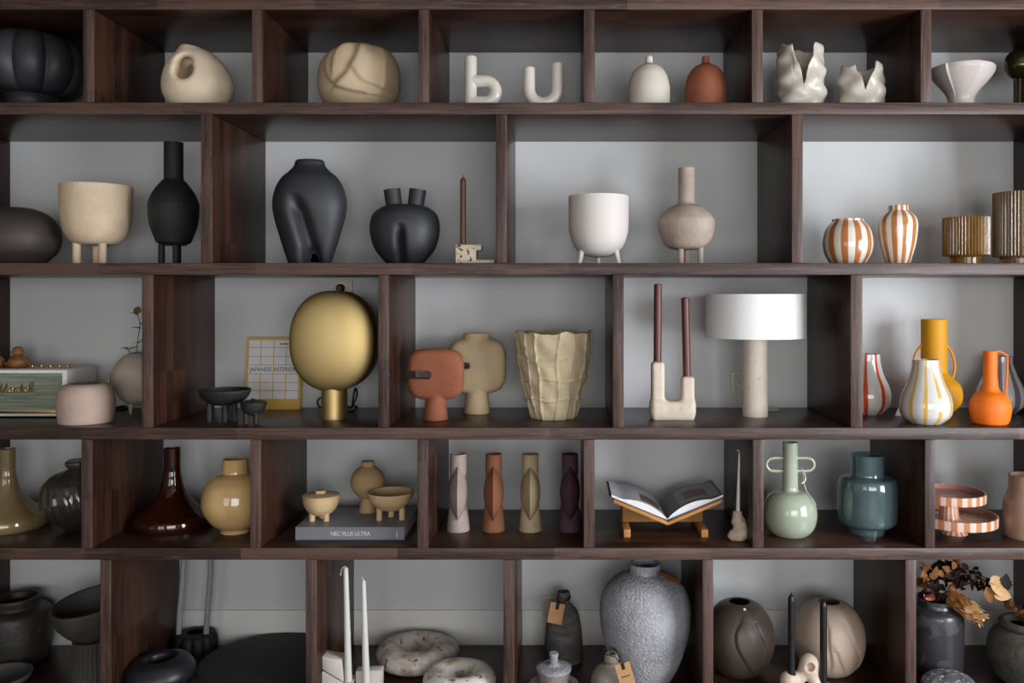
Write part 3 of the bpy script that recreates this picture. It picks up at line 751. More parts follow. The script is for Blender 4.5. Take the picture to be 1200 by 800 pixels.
SAND2 = M('beige stoneware', 'bda684', .7, 'b39b79', nscale=10, bump=.1, bscale=160)
def eye_slot_vase(label, cx, Y, hw, hh, zc_py, thick, slot, foot, mat, neck=None, n=90, rd=13):
    t = T('slotted_vase', label, 'vase', 3, cx, Y, group='slotted vases beside the paper pot')
    zc = t.h(zc_py)
    def f(X, Yd, Z):
        # pillow-like rounded square, thinner to the edges
        q = ((np.abs(X)/hw)**3.6+(np.abs(Z-zc)/hh)**3.6)
        b = smax((q**(1/3.6)-1)*hh, np.abs(Yd)-thick*np.sqrt(np.clip(1.08-q*.7, .1, 2)), 7)
        fx, r0, r1, ytop = foot
        zt_ = t.h(ytop)
        rr = r1+(r0-r1)*np.clip(Z/zt_, 0, 1)
        c = np.hypot(X-fx, Yd)-rr; c = smax(c, Z-zt_, 10); b = smin(b, c, 1.5)
        if neck:
            c = np.maximum(np.hypot(X-neck[0], Yd*1.25)-neck[1], np.maximum(Z-t.h(neck[2]), zc-Z)); b = smin(b, c, 3)
            b = np.maximum(b, -np.maximum(np.hypot(X-neck[0], Yd*1.25)-neck[1]+2.5, t.h(neck[2])-10-Z))
        x0, x1, y_, r_ = slot
        zs = t.h(y_); tt = np.clip(X, x0, x1)
        b = smax(b, -(np.hypot(X-tt, Z-zs)-r_), 2.5)
        return smax(b, -Z, .8)
    m_ = max(hw, foot[2])+3
    t.sdf('body', f, (-m_, -thick-8, -2), (m_, thick+8, t.h(neck[2] if neck else zc_py-hh)+4), n, mat)
eye_slot_vase('terracotta rounded-square vase with a slot cut in from its side', 510.5, yfront(3, 494)+.047, 33.5, 30, 438, 10, (-50, -9, 438.5, 4.3), (0, 11, 14.5, 460), TERRA)
eye_slot_vase('beige rounded-square vase with short neck and slot, behind terracotta one', 559, yfront(3, 486)+.05, 34, 32, 428.5, 13, (-50, -11, 427.5, 3.4), (0, 12, 15.5, 452), SAND2, neck=(-.5, 15.2, 390))

PAPERM = M('cream papier mache', 'c2b191', .8, 'ad9b7c', nscale=8, bump=.35, bscale=45, bdetail=6)
rg = random.Random(4); ribs = sorted([2*PI*(k+rg.uniform(-.3, .3))/13 for k in range(13)])
t = T('papier_mache_pot', 'large cream papier-mache pot with raised ribs and crinkled rim', 'pot', 3, 648.5, yfront(3, 493)+.085)
rimw = [rg.uniform(-2.2, 2.2) for _ in range(9)]
def pm(a, z, r):
    a2 = a+.04*math.sin(z*.09+a*3); k = max(math.exp(-((((a2-q+PI) % (2*PI))-PI)*r/1.15)**2) for q in ribs)
    near = min(abs(((a2-q+PI) % (2*PI))-PI) for q in ribs)
    seam = sum(math.exp(-((z-(zz+2*math.sin(a*4+zz)))/1.1)**2) for zz in (24, 47, 70))
    return r*(1-.006*math.sin(min(near*7.5, PI)))+1.6*k+1.3*seam+.6*math.sin(a*9+z*.2)
def pmdef(V):
    V = V.copy(); a = np.arctan2(V[:, 1], V[:, 0]); k = np.clip((V[:, 2]-80)/24, 0, 1)
    V[:, 2] += k*(1.2*np.sin(5*a+1)+1.0*np.sin(9*a+.5)+.8*np.sin(14*a)); return V
t.lathe('body', [[(25, 9999), (26.5, 486), (31, 468), (37, 446), (41.5, 424), (44, 402), (45, 389)]], PAPERM, wall=2.5, seg=180, rf=pm, deform=pmdef, angle=60, dense=90)

TRAV = M('travertine', 'd2c5b6', .6, 'c6b6a4', nscale=8, speck='a08c74', sscale=120, sth=.68, bump=.1, bscale=90)
t = T('u_candle_holder', 'travertine U-shaped double candle holder with uneven arms', 'candle holder', 3, 788, yfront(3, 492.5)+.04)
g = t.h
def f(X, Yd, Z):
    b = rbox(X, Yd, Z, (0, 0, g(481)), (25, 11, 11.6), 5)
    b = smin(b, rbox(X, Yd, Z, (-17.3, 0, g(454)), (7.6, 8, 30.5), 4), 7)
    b = smin(b, rbox(X, Yd, Z, (17.6, 0, g(463)), (7.6, 8, 22.5), 4), 7)
    return b
t.sdf('body', f, (-29, -14, -3), (29, 14, g(423)+4), 76, TRAV)
CANM = M('maroon brown candle wax', '572d26', .4)
candle('taller maroon brown candle in the U-shaped holder', 770.5, t.Y, t.zb+(g(424)-.5)*t.s, 332.5, 4.7, 4.7, CANM, wick=False, dome=1, lean=.5)
candle('shorter maroon brown candle in the U-shaped holder', 805, t.Y, t.zb+(g(441)-.5)*t.s, 348.5, 4.7, 4.7, CANM, wick=False, dome=1, lean=-2)

LINEN = M('white linen shade', 'ebe9e8', .9, bump=.2, bscale=400, trans=0)
t = T('drum_lamp', 'table lamp with wide white drum shade on travertine column', 'lamp', 3, 885, yfront(3, 489.5)+.05, single=False)
t.lathe('shade', [[(58.2, 396), (57.2, 343)]], LINEN, seg=80, solid=True) if False else t.add('shade', lathe_mesh([(r*t.s, t.h(y)*t.s) for r, y in ((56.8, 395), (58.2, 395), (57.4, 344.5), (56, 344.5), (56.8, 395))], 96), LINEN)
t.lathe('column', [[(14.8, 9999), (14.6, 489)], [(14.6, 489), (14, 378), (13.5, 377)]], TRAV, solid=True)
t.lathe('lamp_holder', [[(5, 378), (5, 366)]], BRASS, solid=True, seg=20)
t.lathe('bulb', [[(3, 366), (9, 360), (10, 353), (6, 347), (0.01, 346)]], PRWHITE, solid=True, seg=24)
for k in range(3):
    a = k*2*PI/3+.4
    t.add('shade_arm', tube_mesh([(5*t.s*math.cos(a), 5*t.s*math.sin(a), t.h(372)*t.s), (56.6*t.s*math.cos(a), 56.6*t.s*math.sin(a), t.h(372)*t.s)], .8*t.s, 6), BRASS)
WCAB = M('white cable', 'b9b7b4', .5)
c2 = T('lamp_cable', 'thin white cable curled beside the travertine lamp column', 'cable', 3, 900, .45)
c2.tube('cable', [(884, c2.by-1), (895, c2.by-1, -6), (905, c2.by-1, -8), (912, c2.by-1, -3), (908, c2.by-2.5, 4), (899, c2.by-1, 3), (905, c2.by-1, -3), (914, c2.by-1, 5)], .8, WCAB)

def outlet(label, cx, cy, w, h, row, gangs=1, plug=None):
    t = T('wall_socket', label, 'socket', row, cx, DEPTH-.012, single=False)
    t.root.location.z = ZC+(CY-cy)*t.s
    s = t.s
    t.add('frame', bm_mesh(box_bm(bmesh.new(), -w/2*s, w/2*s, 0, .0118, -h/2*s, h/2*s, .003, 2), 30), SOCK)
    ow = w/gangs
    for k in range(gangs):
        c_ = (-w/2+ow*(k+.5))*s
        t.add('socket_insert', bm_mesh(box_bm(bmesh.new(), c_-ow*.38*s, c_+ow*.38*s, -.002, .004, -h*.36*s, h*.36*s, .001, 1), 30), SOCK2)
        o = t.add('socket_well', lathe_mesh([(0, .0), (ow*.3*s, 0), (ow*.3*s, .002), (ow*.24*s, .002), (ow*.24*s, .0005), (0, .0005)], 28), SOCK); o.rotation_euler.x = PI/2; o.location = (c_, -.002, 0)
        for q in (-1, 1):
            o = t.add('pin_hole', lathe_mesh([(0, 0), (.0024, 0), (.0024, .0012), (0, .0012)], 10), BLKP); o.rotation_euler.x = PI/2; o.location = (c_+q*ow*.1*s, -.0032, 0)
    if plug: 
        o = t.add('plug', lathe_mesh([(0, 0), (4.6*s, 0), (4.6*s, 7*s), (3*s, 9*s), (0, 9*s)], 20), BLKP); o.rotation_euler.x = PI/2; o.location = (plug*s, -.003, 0)
SOCK = M('yellowed white plastic', 'd6cfba', .4); SOCK2 = M('socket plastic', 'cbc6ba', .4)
outlet('white wall socket behind the travertine lamp column', 868.5, 448, 24, 25, 3)
outlet('wall socket with a black plug above the gold lamp', 402, 337.5, 21, 20, 3, plug=-2)
outlet('wall socket half hidden behind the squat blush pot', 121, 445, 14, 16, 3)
outlet('wall socket behind the dark grey bottle with a tag', 646, 711, 22, 26, 5)

GW = 'c9c5c1'
def pear(label, cx, Y, prof, mat, rz=0):
    t = T('striped_glass_vase', label, 'vase', 3, cx, Y, rz=rz, group='pear-shaped striped vases'); t.lathe('body', prof, mat, wall=2, seg=64); return t
def pearprof(R, top, base, rt, rb):
    h = base-top
    return [[(rb, 9999), (rb*1.15, base-2), (R*.93, base-h*.14), (R, base-h*.29), (R*.93, base-h*.45), (R*.7, base-h*.65), (rt*1.05, base-h*.86), (rt, top)]]
SR = M('red striped white glass', GW, .12, coat=.6, stripe=('c8471f', 8, .24, .15))
SY = M('yellow striped white glass', GW, .12, coat=.6, stripe=('cba24c', 11, .27, .15))
SP = M('purple striped white glass', GW, .12, coat=.6, stripe=('756a78', 8, .36, .12))
pear('pear-shaped white glass vase with orange-red stripes', 1015.5, .36, pearprof(27.5, 414.5, 484, 15, 17), SR, 1.25)
pear('pear-shaped white glass vase with pale yellow stripes', 1085, yfront(3, 499)+.07, pearprof(29.5, 421, 497, 15.3, 16), SY, .35)
pear('pear-shaped white glass vase with mauve-grey stripes behind orange jug', 1172.5, .40, pearprof(27, 417, 484, 13, 15), SP, .3)
MUSTV = M('mustard yellow matte ceramic', 'd0900a', .6, bump=.05)
ORNG = M('bright orange matte ceramic', 'e46c0c', .6, bump=.05)
t = T('two_handled_vase', 'tall mustard yellow vase with two looped handles', 'vase', 3, 1094.5, .36, single=False)
t.lathe('body', [[(14, 9999), (20, 482), (29, 472), (31, 461), (28, 450), (20, 442), (14.5, 436)], [(14.5, 436), (14.4, 374)]], MUSTV, wall=2.5)
for sg in (-1, 1): t.tube('handle', [(1094.5+sg*11, 403), (1094.5+sg*16, 406), (1094.5+sg*22, 416), (1094.5+sg*24.5, 430), (1094.5+sg*22, 442), (1094.5+sg*18, 447)], 1.6, MUSTV)
t = T('handled_jug', 'bright orange bottle jug with thin angular handle', 'jug', 3, 1160.5, yfront(3, 499.5)+.06, single=False)
t.lathe('body', [[(14, 9999), (19, 495), (22.3, 484), (22.3, 473), (18, 463), (11, 458), (8.6, 452)], [(8.6, 452), (7.6, 435), (7.6, 411)]], ORNG, wall=2)
t.tube('handle', [(1167, 411.6), (1173, 412.5), (1180, 416.5), (1180.6, 420), (1180, 440), (1178, 466)], 1.25, ORNG)
t = T('price_card', 'small folded white price card behind the yellow-striped vase', 'card', 3, 1052.5, .30)
extrude(t, 'card', [(1048.5, 9999), (1058.5, 9999), (1056.5, 470.5), (1055.8, 470.5)], -1, 0, PRWHITE, bev=0)

# ---- row 4
GOLIVE = M('olive beige glass', 'b59c70', .1, trans=.6, coat=.6, ior=1.45)
GSMOKE = M('smoked ribbed glass', 'a89d92', .06, trans=.94, coat=.4)
GBROWN = M('dark brown glass', '6a3014', .05, trans=.85, coat=.6)
CUST = M('custard glossy glaze', 'd6b07a', .12, 'd0a971', nscale=4, coat=.7)
def carafe(label, cx, Y, R, ytop, yb, rn, mat, yneck, rimy):
    t = T('flat_carafe', label, 'carafe', 4, cx, Y, group='wide-bottomed glass carafes')
    t.lathe('body', [[(R*.80, 9999), (R*.95, yb-4), (R, yb-11), (R*.985, yb-16)], [(R*.985, yb-16), (R*.9, yb-20), (R*.66, yb-28), (R*.45, yb-38), (R*.31, yb-49), (rn*1.16, yneck), (rn, yneck-10), (rn, ytop+2), (rn*1.03, ytop)]], mat, wall=1.6, seg=72)
carafe('olive beige glass carafe with slim neck and wide flat base', 8, .28, 44, 526, 621, 9.3, GOLIVE, 560, 0)
carafe('dark brown glass carafe with slim neck and wide flat base', 202, .29, 43.5, 525, 621, 9.2, GBROWN, 560, 0)
t = T('ribbed_globe_vase', 'smoked glass globe vase with twisting ribs and rolled rim', 'vase', 4, 92, .25)
t.lathe('body', [[(13, 9999), (13.5, 622)], [(13.5, 622), (12, 619), (16, 616), (28, 608), (37, 595), (39.5, 582), (36, 566), (26, 555), (15, 550), (10.5, 548)], [(10.5, 548), (13.5, 545), (14, 541), (12, 538.5)]], GSMOKE, wall=1.5, seg=144,
        rf=lambda a, z, r: r*(1+.028*math.cos(16*(a+z*.006))) if r > 17 else r)
t = T('globe_vase', 'custard yellow glossy globe vase with straight collar and foot', 'vase', 4, 276, yfront(4, 627)+.055)
t.lathe('body', [[(17, 9999), (17, 622)], [(17, 622), (15, 619.5), (18, 618), (28, 610), (36, 597), (37.8, 585), (34, 568), (25, 557.5), (16, 553.5)], [(16, 553.5), (15, 552), (14.6, 537)]], CUST, wall=1.8, seg=64)

OATB = M('oat beige ceramic', 'c9ac82', .75, 'bf a27a'.replace(' ', ''), nscale=16, bump=.1, bscale=160)
OATB2 = M('darker oat ceramic', 'b0926c', .75, 'a68862', nscale=14, bump=.1, bscale=160)
GREYB = M('slate grey book cloth', '77777d', .4, '6f6f75', nscale=6)
Yb0, Yb1 = yfront(4, 632.5), .39
nb = T('coffee_table_book', 'thick slate grey book titled NEC PLUS ULTRA lying flat', 'book', 4, 410, Yb0, single=False)
bx0, bx1 = -64*nb.s, 64*nb.s; bth = .0468
def bb(name, a, b_, c_, d_, e, f_, mat): return nb.add(name, bm_mesh(box_bm(bmesh.new(), a, b_, c_, d_, e, f_, .0008), 30), mat)
bb('cover', bx0, bx1, 0, Yb1-Yb0, 0, .0035, GREYB); bb('cover', bx0, bx1, 0, Yb1-Yb0, bth-.0035, bth, GREYB); bb('spine', bx0, bx1, 0, .004, .0035, bth-.0035, GREYB)
bb('pages', bx0+.005, bx1-.004, .004, Yb1-Yb0-.006, .0035, bth-.0035, PAPER)
LETG = M('pale grey foil', 'c9c9cc', .4)
text_mesh('NEC PLUS ULTRA', .0215, LETG, 'title_lettering', nb.root, (.002, -.0004, .0155), (PI/2, 0, 0), xs=.86)
bb('spine_mark', 54.6*nb.s, 55.6*nb.s, -.0004, 0, .010, .031, LETG)
ztop = nb.zb+bth
t = T('lidded_bowl', 'oat beige three-legged bowl with flat lid on the slate book', 'bowl', 4, 376.3, .205, single=False, zb=ztop)
t.lathe('bowl', [[(1, 603.5), (9, 602.5), (16, 597), (20, 589), (21.3, 581)]], OATB, wall=2, seg=48)
ld = t.lathe('lid', [[(21.3, 580.8), (21.3, 579.2)], [(21.3, 579.2), (14, 578.2), (.01, 577.8)]], OATB, solid=True)
t.box('lid_knob', 371, 381, 574.3, 578, -4, 4, OATB, bev=.5, parent=ld)
for x, d in ((-8.5, -7), (8, -7), (-1, 9)): leg(t, 376.3+x, d, 597, 0, 3.4, OATB)
t = T('cone_foot_bottle', 'small oat beige globe bottle on a conical foot', 'vase', 4, 431, .325, zb=ztop)
t.lathe('body', [[(10.8, 9999), (6.6, 583)], [(6.6, 583), (12, 579.5), (18, 572), (19.8, 563), (17, 554), (11, 548), (7.5, 546)], [(7.5, 546), (7.2, 540)]], OATB2, wall=1.6)
tripod_bowl('open oat beige bowl on three peg legs on the slate book', 'bowl', 458.3, .215, 26.8, 575.5, 597.5, 3.5, ((-12.5, -6), (13.5, -4), (-2, 10)), OATB, 56, zb=ztop, row=4)

def lens_vase(label, cx, mat, matn=None):
    t = T('lens_vase', label, 'vase', 4, cx, yfront(4, 624.5)+.045, single=False, group='upright vases with a lens-shaped middle')
    t.lathe('foot', [[(13.6, 9999), (13.4, 622)], [(13.4, 622), (9.3, 588), (.01, 584)]], mat, solid=True, seg=40)
    t.lathe('neck', [[(8, 566), (9.6, 552), (9.7, 545)], [(9.7, 545), (9.4, 531.5)]], mat, wall=1.6, seg=40, floor=8)
    zc = t.h(576); a, th = 33., 11.8; R = (a*a+th*th)/(2*th)
    vs, fs, n, m_ = [], [], 56, 10
    for sgn in (-1, 1):
        o = len(vs)
        for i in range(m_+1):
            q = a*(1-i/m_) ; x = math.sqrt(R*R-q*q)-(R-th)
            for j in range(n):
                an = 2*PI*j/n; vs.append((sgn*x, q*math.sin(an), zc+q*math.cos(an)))
        for i in range(m_):
            for j in range(n):
                j2 = (j+1) % n; f4 = (o+i*n+j, o+i*n+j2, o+(i+1)*n+j2, o+(i+1)*n+j); fs.append(f4 if sgn < 0 else f4[::-1])
    bm = bmesh.new(); me = mesh_from(np.array(vs)*t.s, fs, 40); bm.from_mesh(me); bmesh.ops.remove_doubles(bm, verts=bm.verts[:], dist=1e-5)
    bmesh.ops.recalc_face_normals(bm, faces=bm.faces[:])
    o = t.add('lens', bm_mesh(bm, 40), mat); o.rotation_euler.z = .7*(660-cx)/1000
def clay(n, a, b): return M(n, a, .8, b, nscale=16, bump=.12, bscale=170)
lens_vase('greyish pink matte vase with lens-shaped middle', 537, clay('greyish pink clay', 'a4928a', '9a887e'))
lens_vase('rust brown matte vase with lens-shaped middle', 578.5, clay('rust clay', '845339', '7a4a31'))
lens_vase('sand beige matte vase with lens-shaped middle', 621.5, clay('sand clay', 'aa9879', '9f8c6c'))
lens_vase('aubergine purple matte vase with lens-shaped middle', 668, clay('aubergine clay', '4f3440', '472d3a'))

OAK = M('honey oak ply', 'b97f3e', .5, 'a87034', nscale=10, stretch=(1, 1, 8))
OAKD = M('oak ply darkened for shade', '94682f', .6, '87602c', nscale=10)  # darker copy of the oak: shadow under the cradle put into the colour
Yst = yfront(4, 629.5)
bs = T('book_stand', 'honey-coloured wooden cradle stand with V-shaped top', 'book stand', 4, 782, Yst, single=False)
def quad_prism(t, name, pts, d0, d1, mat, bev=.4): return extrude(t, name, pts, d0, d1, mat, bev)
for x in (730, 821):
    quad_prism(bs, 'foot', [(x, 9999), (x+12, 9999), (x+12, 624), (x, 624)], 0, 82, OAK) if False else bs.box('foot', x+1, x+9, 620.5, 629.6, 0, 84, OAK, bev=.5)
quad_prism(bs, 'panel', [(732, 620.4), (829, 620.4), (829, 601), (782, 616), (732, 601)], 34, 37, OAKD)
quad_prism(bs, 'panel', [(732, 620.4), (829, 620.4), (829, 601), (782, 616), (732, 601)], 66, 69, OAKD)
quad_prism(bs, 'cradle_leaf', [(782, 614.2), (782, 610.3), (719, 584.2), (718.4, 587.6)], -5, 84, OAK, .3)
quad_prism(bs, 'cradle_leaf', [(782.1, 614.2), (845.4, 587.6), (844.8, 584.2), (782.1, 610.3)], -5, 84, OAK, .3)
PAGE = M('white page', 'd9d9de', .45); PAGEG = M('pale grey printed page', 'b4b4bc', .4); PAGED = M('dark printed page', '3b3b3f', .35)
COVER = M('dark book cover', '3a3b40', .4)
ob = T('open_book', 'open picture book lying on the wooden cradle stand', 'book', 4, 782, Yst+.004, single=False)
cl, cr_ = [(782, 610), (782, 608.9), (715, 581.2), (714.4, 582.3)], [(782.1, 610), (849.6, 582.3), (849, 581.2), (782.1, 608.9)]
extrude(ob, 'cover', cl, -1, 84, COVER, .15); extrude(ob, 'cover', cr_, -1, 84, COVER, .15)
def page_block(sgn, topmat):
    # pages: lower edge follows the cover, upper edge curls into the gutter
    n = 14; lo, up = [], []
    for i in range(n+1):
        u = i/n; x = 782+sgn*(.3+65*u); lo.append((x, 608.7-27.2*u*(66/67)))
        up.append((x, 608.7-27.2*u-1.0-8.0*math.sin(min(1, u*1.25)*PI)**.8*(1-u*.35)-1.2*u))
    P = lo+up[::-1]
    if sgn > 0: pass
    o = extrude(ob, 'page_block', P, 0, 81, PAGE, 0)
    # the printed top page: a thin sheet over the block
    s = ob.s; vs, fs = [], []
    for (x, y) in up:
        for d in (0.2, 80.8): vs.append(((x-ob.cx)*s, d*s, (ob.h(y)+.12)*s))
    for i in range(n): fs.append((2*i, 2*i+2, 2*i+3, 2*i+1) if sgn > 0 else (2*i, 2*i+1, 2*i+3, 2*i+2))
    ob.add('printed_page', mesh_from(vs, fs, 60), topmat)
    return up
def page_pic(up, u0, u1, d0, d1, mat, name):
    s = ob.s; vs, fs = [], []; n = 10; xs_ = [abs(p[0]-782) for p in up]; ys_ = [p[1] for p in up]; sg = 1 if up[-1][0] > 782 else -1
    for i in range(n+1):
        u = 66*(u0+(u1-u0)*i/n); y = float(np.interp(u, xs_, ys_))
        for d in (d0, d1): vs.append(((782+sg*u-ob.cx)*s, d*s, (ob.h(y)+.3)*s))
    for i in range(n): fs.append((2*i, 2*i+2, 2*i+3, 2*i+1) if sg > 0 else (2*i, 2*i+1, 2*i+3, 2*i+2))
    ob.add(name, mesh_from(vs, fs, 60), mat)
upL = page_block(-1, PAGEG); upR = page_block(1, PAGED)
PIC1 = M('photo print small', '241c1a', .4, '6a4a34', nscale=30, mixlo=.45, mixhi=.6)
PIC2 = M('photo print plate', 'a3a6ac', .4, '8e9197', nscale=20); PIC3 = M('photo print berries', '4a2a26', .4, '8a4a30', nscale=50, mixlo=.4, mixhi=.6)
page_pic(upL, .12, .45, 8, 44, PIC1, 'printed_picture')
page_pic(upR, .24, .94, 8, 74, PIC2, 'printed_picture')
page_pic(upR, .36, .78, 20, 56, PIC3, 'printed_picture')
ob.root.children[-1].location.z = .0006

STONE = M('beige stone', 'c2b09a', .7, 'b09c86', nscale=10, bump=.2, bscale=60)
WAX = M('white candle wax', 'c6c4bf', .35)
t = T('stone_candle_holder', 'small knobbly beige stone candle holder below a dark divider', 'candle holder', 4, 864.5, yfront(4, 635.5)+.036)
g = t.h
def f(X, Yd, Z):
    b = ell(X, Yd, Z, (0, 0, 5), (11.5, 10, 8)); b = smin(b, ell(X, Yd, Z, (3, -2, 12), (8.5, 8, 7)), 4)
    b = smin(b, ell(X, Yd, Z, (0, 0, 22), (7, 7, 8)), 4); b = smin(b, ell(X, Yd, Z, (4.5, 1, 19), (6, 6, 6)), 3)
    b = smin(b, caps(X, Yd, Z, (-.5, 0, 22), (-.5, 0, 33), 5.2), 3); b = smin(b, ell(X, Yd, Z, (-6, -3, 6), (5.5, 6, 5.5)), 2)
    b = b+.5*np.sin(X*.6)*np.sin(Z*.55+Yd*.4)
    return smax(smax(b, -Z, 1), Z-g(598.5), 1)
t.sdf('body', f, (-15, -14, -2), (15, 14, g(598)+3), 56, STONE)
WWICK = M('white cotton wick', 'c9c6be', .9)
candle('slim tapered ivory candle in the knobbly stone holder', 864.7, t.Y, t.zb+(g(598.5)-.3)*t.s, 531, 2.5, 1.0, WAX, lean=1.6, dome=1.5, wickpts=[(0, 0), (-.2, 3), (-1.5, 4.6), (-2.8, 4)], wickmat=WWICK)

SAGE = M('sage green glossy glaze', 'a3ab97', .15, '9aa28e', nscale=9, coat=.6, speck='7b8a72', sscale=160, sth=.7)
t = T('looped_handle_vase', 'sage green glossy bottle vase with two flat loop handles', 'vase', 4, 926, yfront(4, 630)+.05, single=False)
t.lathe('body', [[(13, 9999), (20, 627), (28, 616), (30.8, 601), (28, 586), (20, 577), (11, 574.5), (9.2, 572)], [(9.2, 572), (8.8, 545), (8.8, 518)]], SAGE, wall=2, seg=56)
for sg in (-1, 1):
    x = lambda v: 926+sg*v
    t.tube('handle', [(x(8), 536.5), (x(14), 536.3), (x(20), 536.5)]+[(x(20+8*math.sin(a)), 544-7.5*math.cos(a)) for a in (.6, 1.2, 1.57, 2, 2.6)]+[(x(20), 551.5), (x(14), 551.6), (x(8), 551.4)], 1.9, SAGE)
STRING = M('white string', 'cfcbc2', .9)
t2 = T('string_tag', 'thin white string looped on the sage vase handle', 'string', 4, 944, t.Y, zb=t.zb+.16)
t2.tube('string', [(938, 548, -2.6), (942, 553.8, -2.4), (943.5, 562, -2.5), (938.5, 566, -3), (943, 560, -2.8), (941, 554.5, 1), (943, 572, -4), (947, 580, -17), (949.5, 585.5, -23.5)], .5, STRING, seg=6)
BLUEG = M('petrol blue glass', '8aa6ab', .06, trans=.78, coat=.7)
t = T('stacked_glass_vase', 'petrol blue glossy glass vase with stepped neck, body and foot', 'vase', 4, 1016.5, yfront(4, 629.5)+.065)
t.lathe('body', [[(19.5, 9999), (20, 620), (20.5, 616.5)], [(20.5, 616.5), (29, 613.5), (33.2, 606), (33.5, 580), (32.5, 563), (28, 558.5), (20.5, 557)], [(20.5, 557), (19.3, 554), (19.3, 532)]], BLUEG, wall=1.8, seg=64)
CAKE = M('terracotta and pink striped ceramic', 'd8b9ac', .35, stripe=('b5764d', 22, .5, 0), coat=.2); CAKEF = M('terracotta and pink striped foot', 'd8b9ac', .35, stripe=('b5764d', 14, .5, 0), coat=.2)
PINKP = M('dusty pink plate glaze', 'a9786c', .35)
def cake(label, cx, Y, zb, R, yrim, yplate, rf0, rf1):
    t = T('cake_stand', label, 'cake stand', 4, cx, Y, single=False, zb=zb, group='striped cake stands')
    t.lathe('foot', [[(rf0, 9999), (rf0*.8, t.by-4), (rf1, yplate)]], CAKEF, solid=True, seg=72)
    t.lathe('rim', [[(R-.6, yplate), (R, yplate-1), (R, yrim)]], CAKE, wall=2, seg=120, floor=2.5)
    t.add('plate', lathe_mesh([(r_*t.s, z_*t.s) for r_, z_ in ((0, t.h(yplate-2.6)), (R-1.9, t.h(yplate-2.6)), (R-1.9, t.h(yrim+.2)), (R-2.6, t.h(yrim+.2)), (R-2.8, t.h(yplate-4.2)), (R-4, t.h(yplate-3.4)), (0, t.h(yplate-3.2)))], 72), PINKP)
    return t
ck = cake('larger striped terracotta and pink cake stand carrying a smaller one', 1118, .19, None, 47, 600.5, 611, 15, 10)
cake('smaller striped terracotta and pink cake stand stacked on the larger', 1112, .19, ck.zb+ck.h(611-3.2)*ck.s, 40, 574.5, 584.5, 13.5, 9.5)
BLUSHG = M('frosted peach glass', 'a3826f', .3, trans=.25, coat=.2)
t = T('shouldered_vase', 'frosted peach glass vase with sloping shoulders beside cake stands', 'vase', 4, 1202, .14)
t.lathe('body', [[(21, 9999), (24, 626), (24.5, 605), (23.8, 588), (20, 578), (18.4, 570)], [(18.4, 570), (18.2, 556)]], BLUSHG, wall=2)

# ---- row 5
DKGL = M('mottled dark stoneware glaze', '2a2623', .45, '362f29', nscale=10, bump=.2, bscale=50, speck='5b3c22', sscale=30, sth=.72)
t = T('wide_jar', 'large mottled dark stoneware jar with raised collar', 'jar', 5, 18.5, .37)
t.lathe('body', [[(28, 9999), (34, 769), (38, 752), (38.5, 735), (37.5, 719), (34, 713), (28, 710.5)], [(28, 710.5), (25, 709), (26, 701), (25.5, 698.5)]], DKGL, wall=3, seg=64)
DKGREY = M('dark grey clay', '33322f', .7, '3f3c37', nscale=8, bump=.2, bscale=60)
t = T('shallow_dish', 'shallow dark grey dish in front of the mottled jar', 'dish', 5, -.5, .115)
t.lathe('body', [[(14, 9999), (16, 807), (26, 801), (32, 795), (34, 790)]], DKGREY, wall=2, seg=56)
t = T('pedestal_bowl', 'dark grey clay bowl on a fluted pedestal', 'bowl', 5, 107, .20, single=False)
t.lathe('bowl', [[(1, 748), (14, 747.5), (28, 739), (38, 724), (42.5, 708), (42.8, 703)]], DKGREY, wall=2.5, seg=64, deform=lambda V: V+np.stack([0*V[:, 0], 0*V[:, 0], np.clip(V[:, 2]-60, 0, 40)/40*(V[:, 1]*.16+V[:, 0]*.12)], -1))
t.lathe('pedestal', [[(24, 9999), (22, 790), (20, 770), (19.5, 748)]], DKGREY, solid=True, seg=120, rf=lambda a, z, r: r*(1+.02*math.cos(30*a)))
BLKS = M('satin black ceramic', '1c1b1f', .4)
t = T('ring_vase', 'flattened black doughnut-shaped vase with a small opening', 'vase', 5, 189, .14)
t.lathe('body', [[(20, 9999), (30, 803), (38, 792), (38, 783), (31, 773), (21, 769.5)], [(21, 769.5), (18, 769.8), (15, 772), (14, 778)], [(14, 778), (20, 792), (1, 798)]], BLKS, solid=True, seg=72, tilt=(0, -.05))
BLKL = M('matte black rubbery ceramic', '1a1a1b', .65)
t = T('tube_handle_vase', 'black lobed vase with a tall grey tube loop', 'vase', 5, 229, .455, single=False)
t.lathe('body', [[(20, 9999), (24, 770), (25, 757), (24.5, 747), (22, 741.5), (13, 740)]], BLKL, wall=3, seg=120, rf=lambda a, z, r: r*(.82+.18*abs(math.sin(5*(a+.1)))**.6))
GTUBE = M('grey tube', '8e8e94', .45)
t.tube('tube_handle', [(211, 748, -4), (212, 720, -4), (214.5, 690, -4), (216.5, 660, -4), (219, 640, -4), (226, 629, -4), (236, 628, -4), (245, 637, -4), (248.5, 660, -4), (247, 690, -4), (244.5, 720, -4), (243, 748, -4)], 3.1, GTUBE, seg=14)
t = T('round_tray', 'wide flat black round tray on a low foot', 'tray', 5, 317, .27, single=False)
t.lathe('top', [[(70, 779), (74, 777), (75, 773.5)], [(75, 773.5), (74, 771.5), (.01, 771)]], BLKL, solid=True, seg=96)
t.lathe('foot', [[(46, 9999), (44, 779)]], BLKL, solid=True, seg=64)

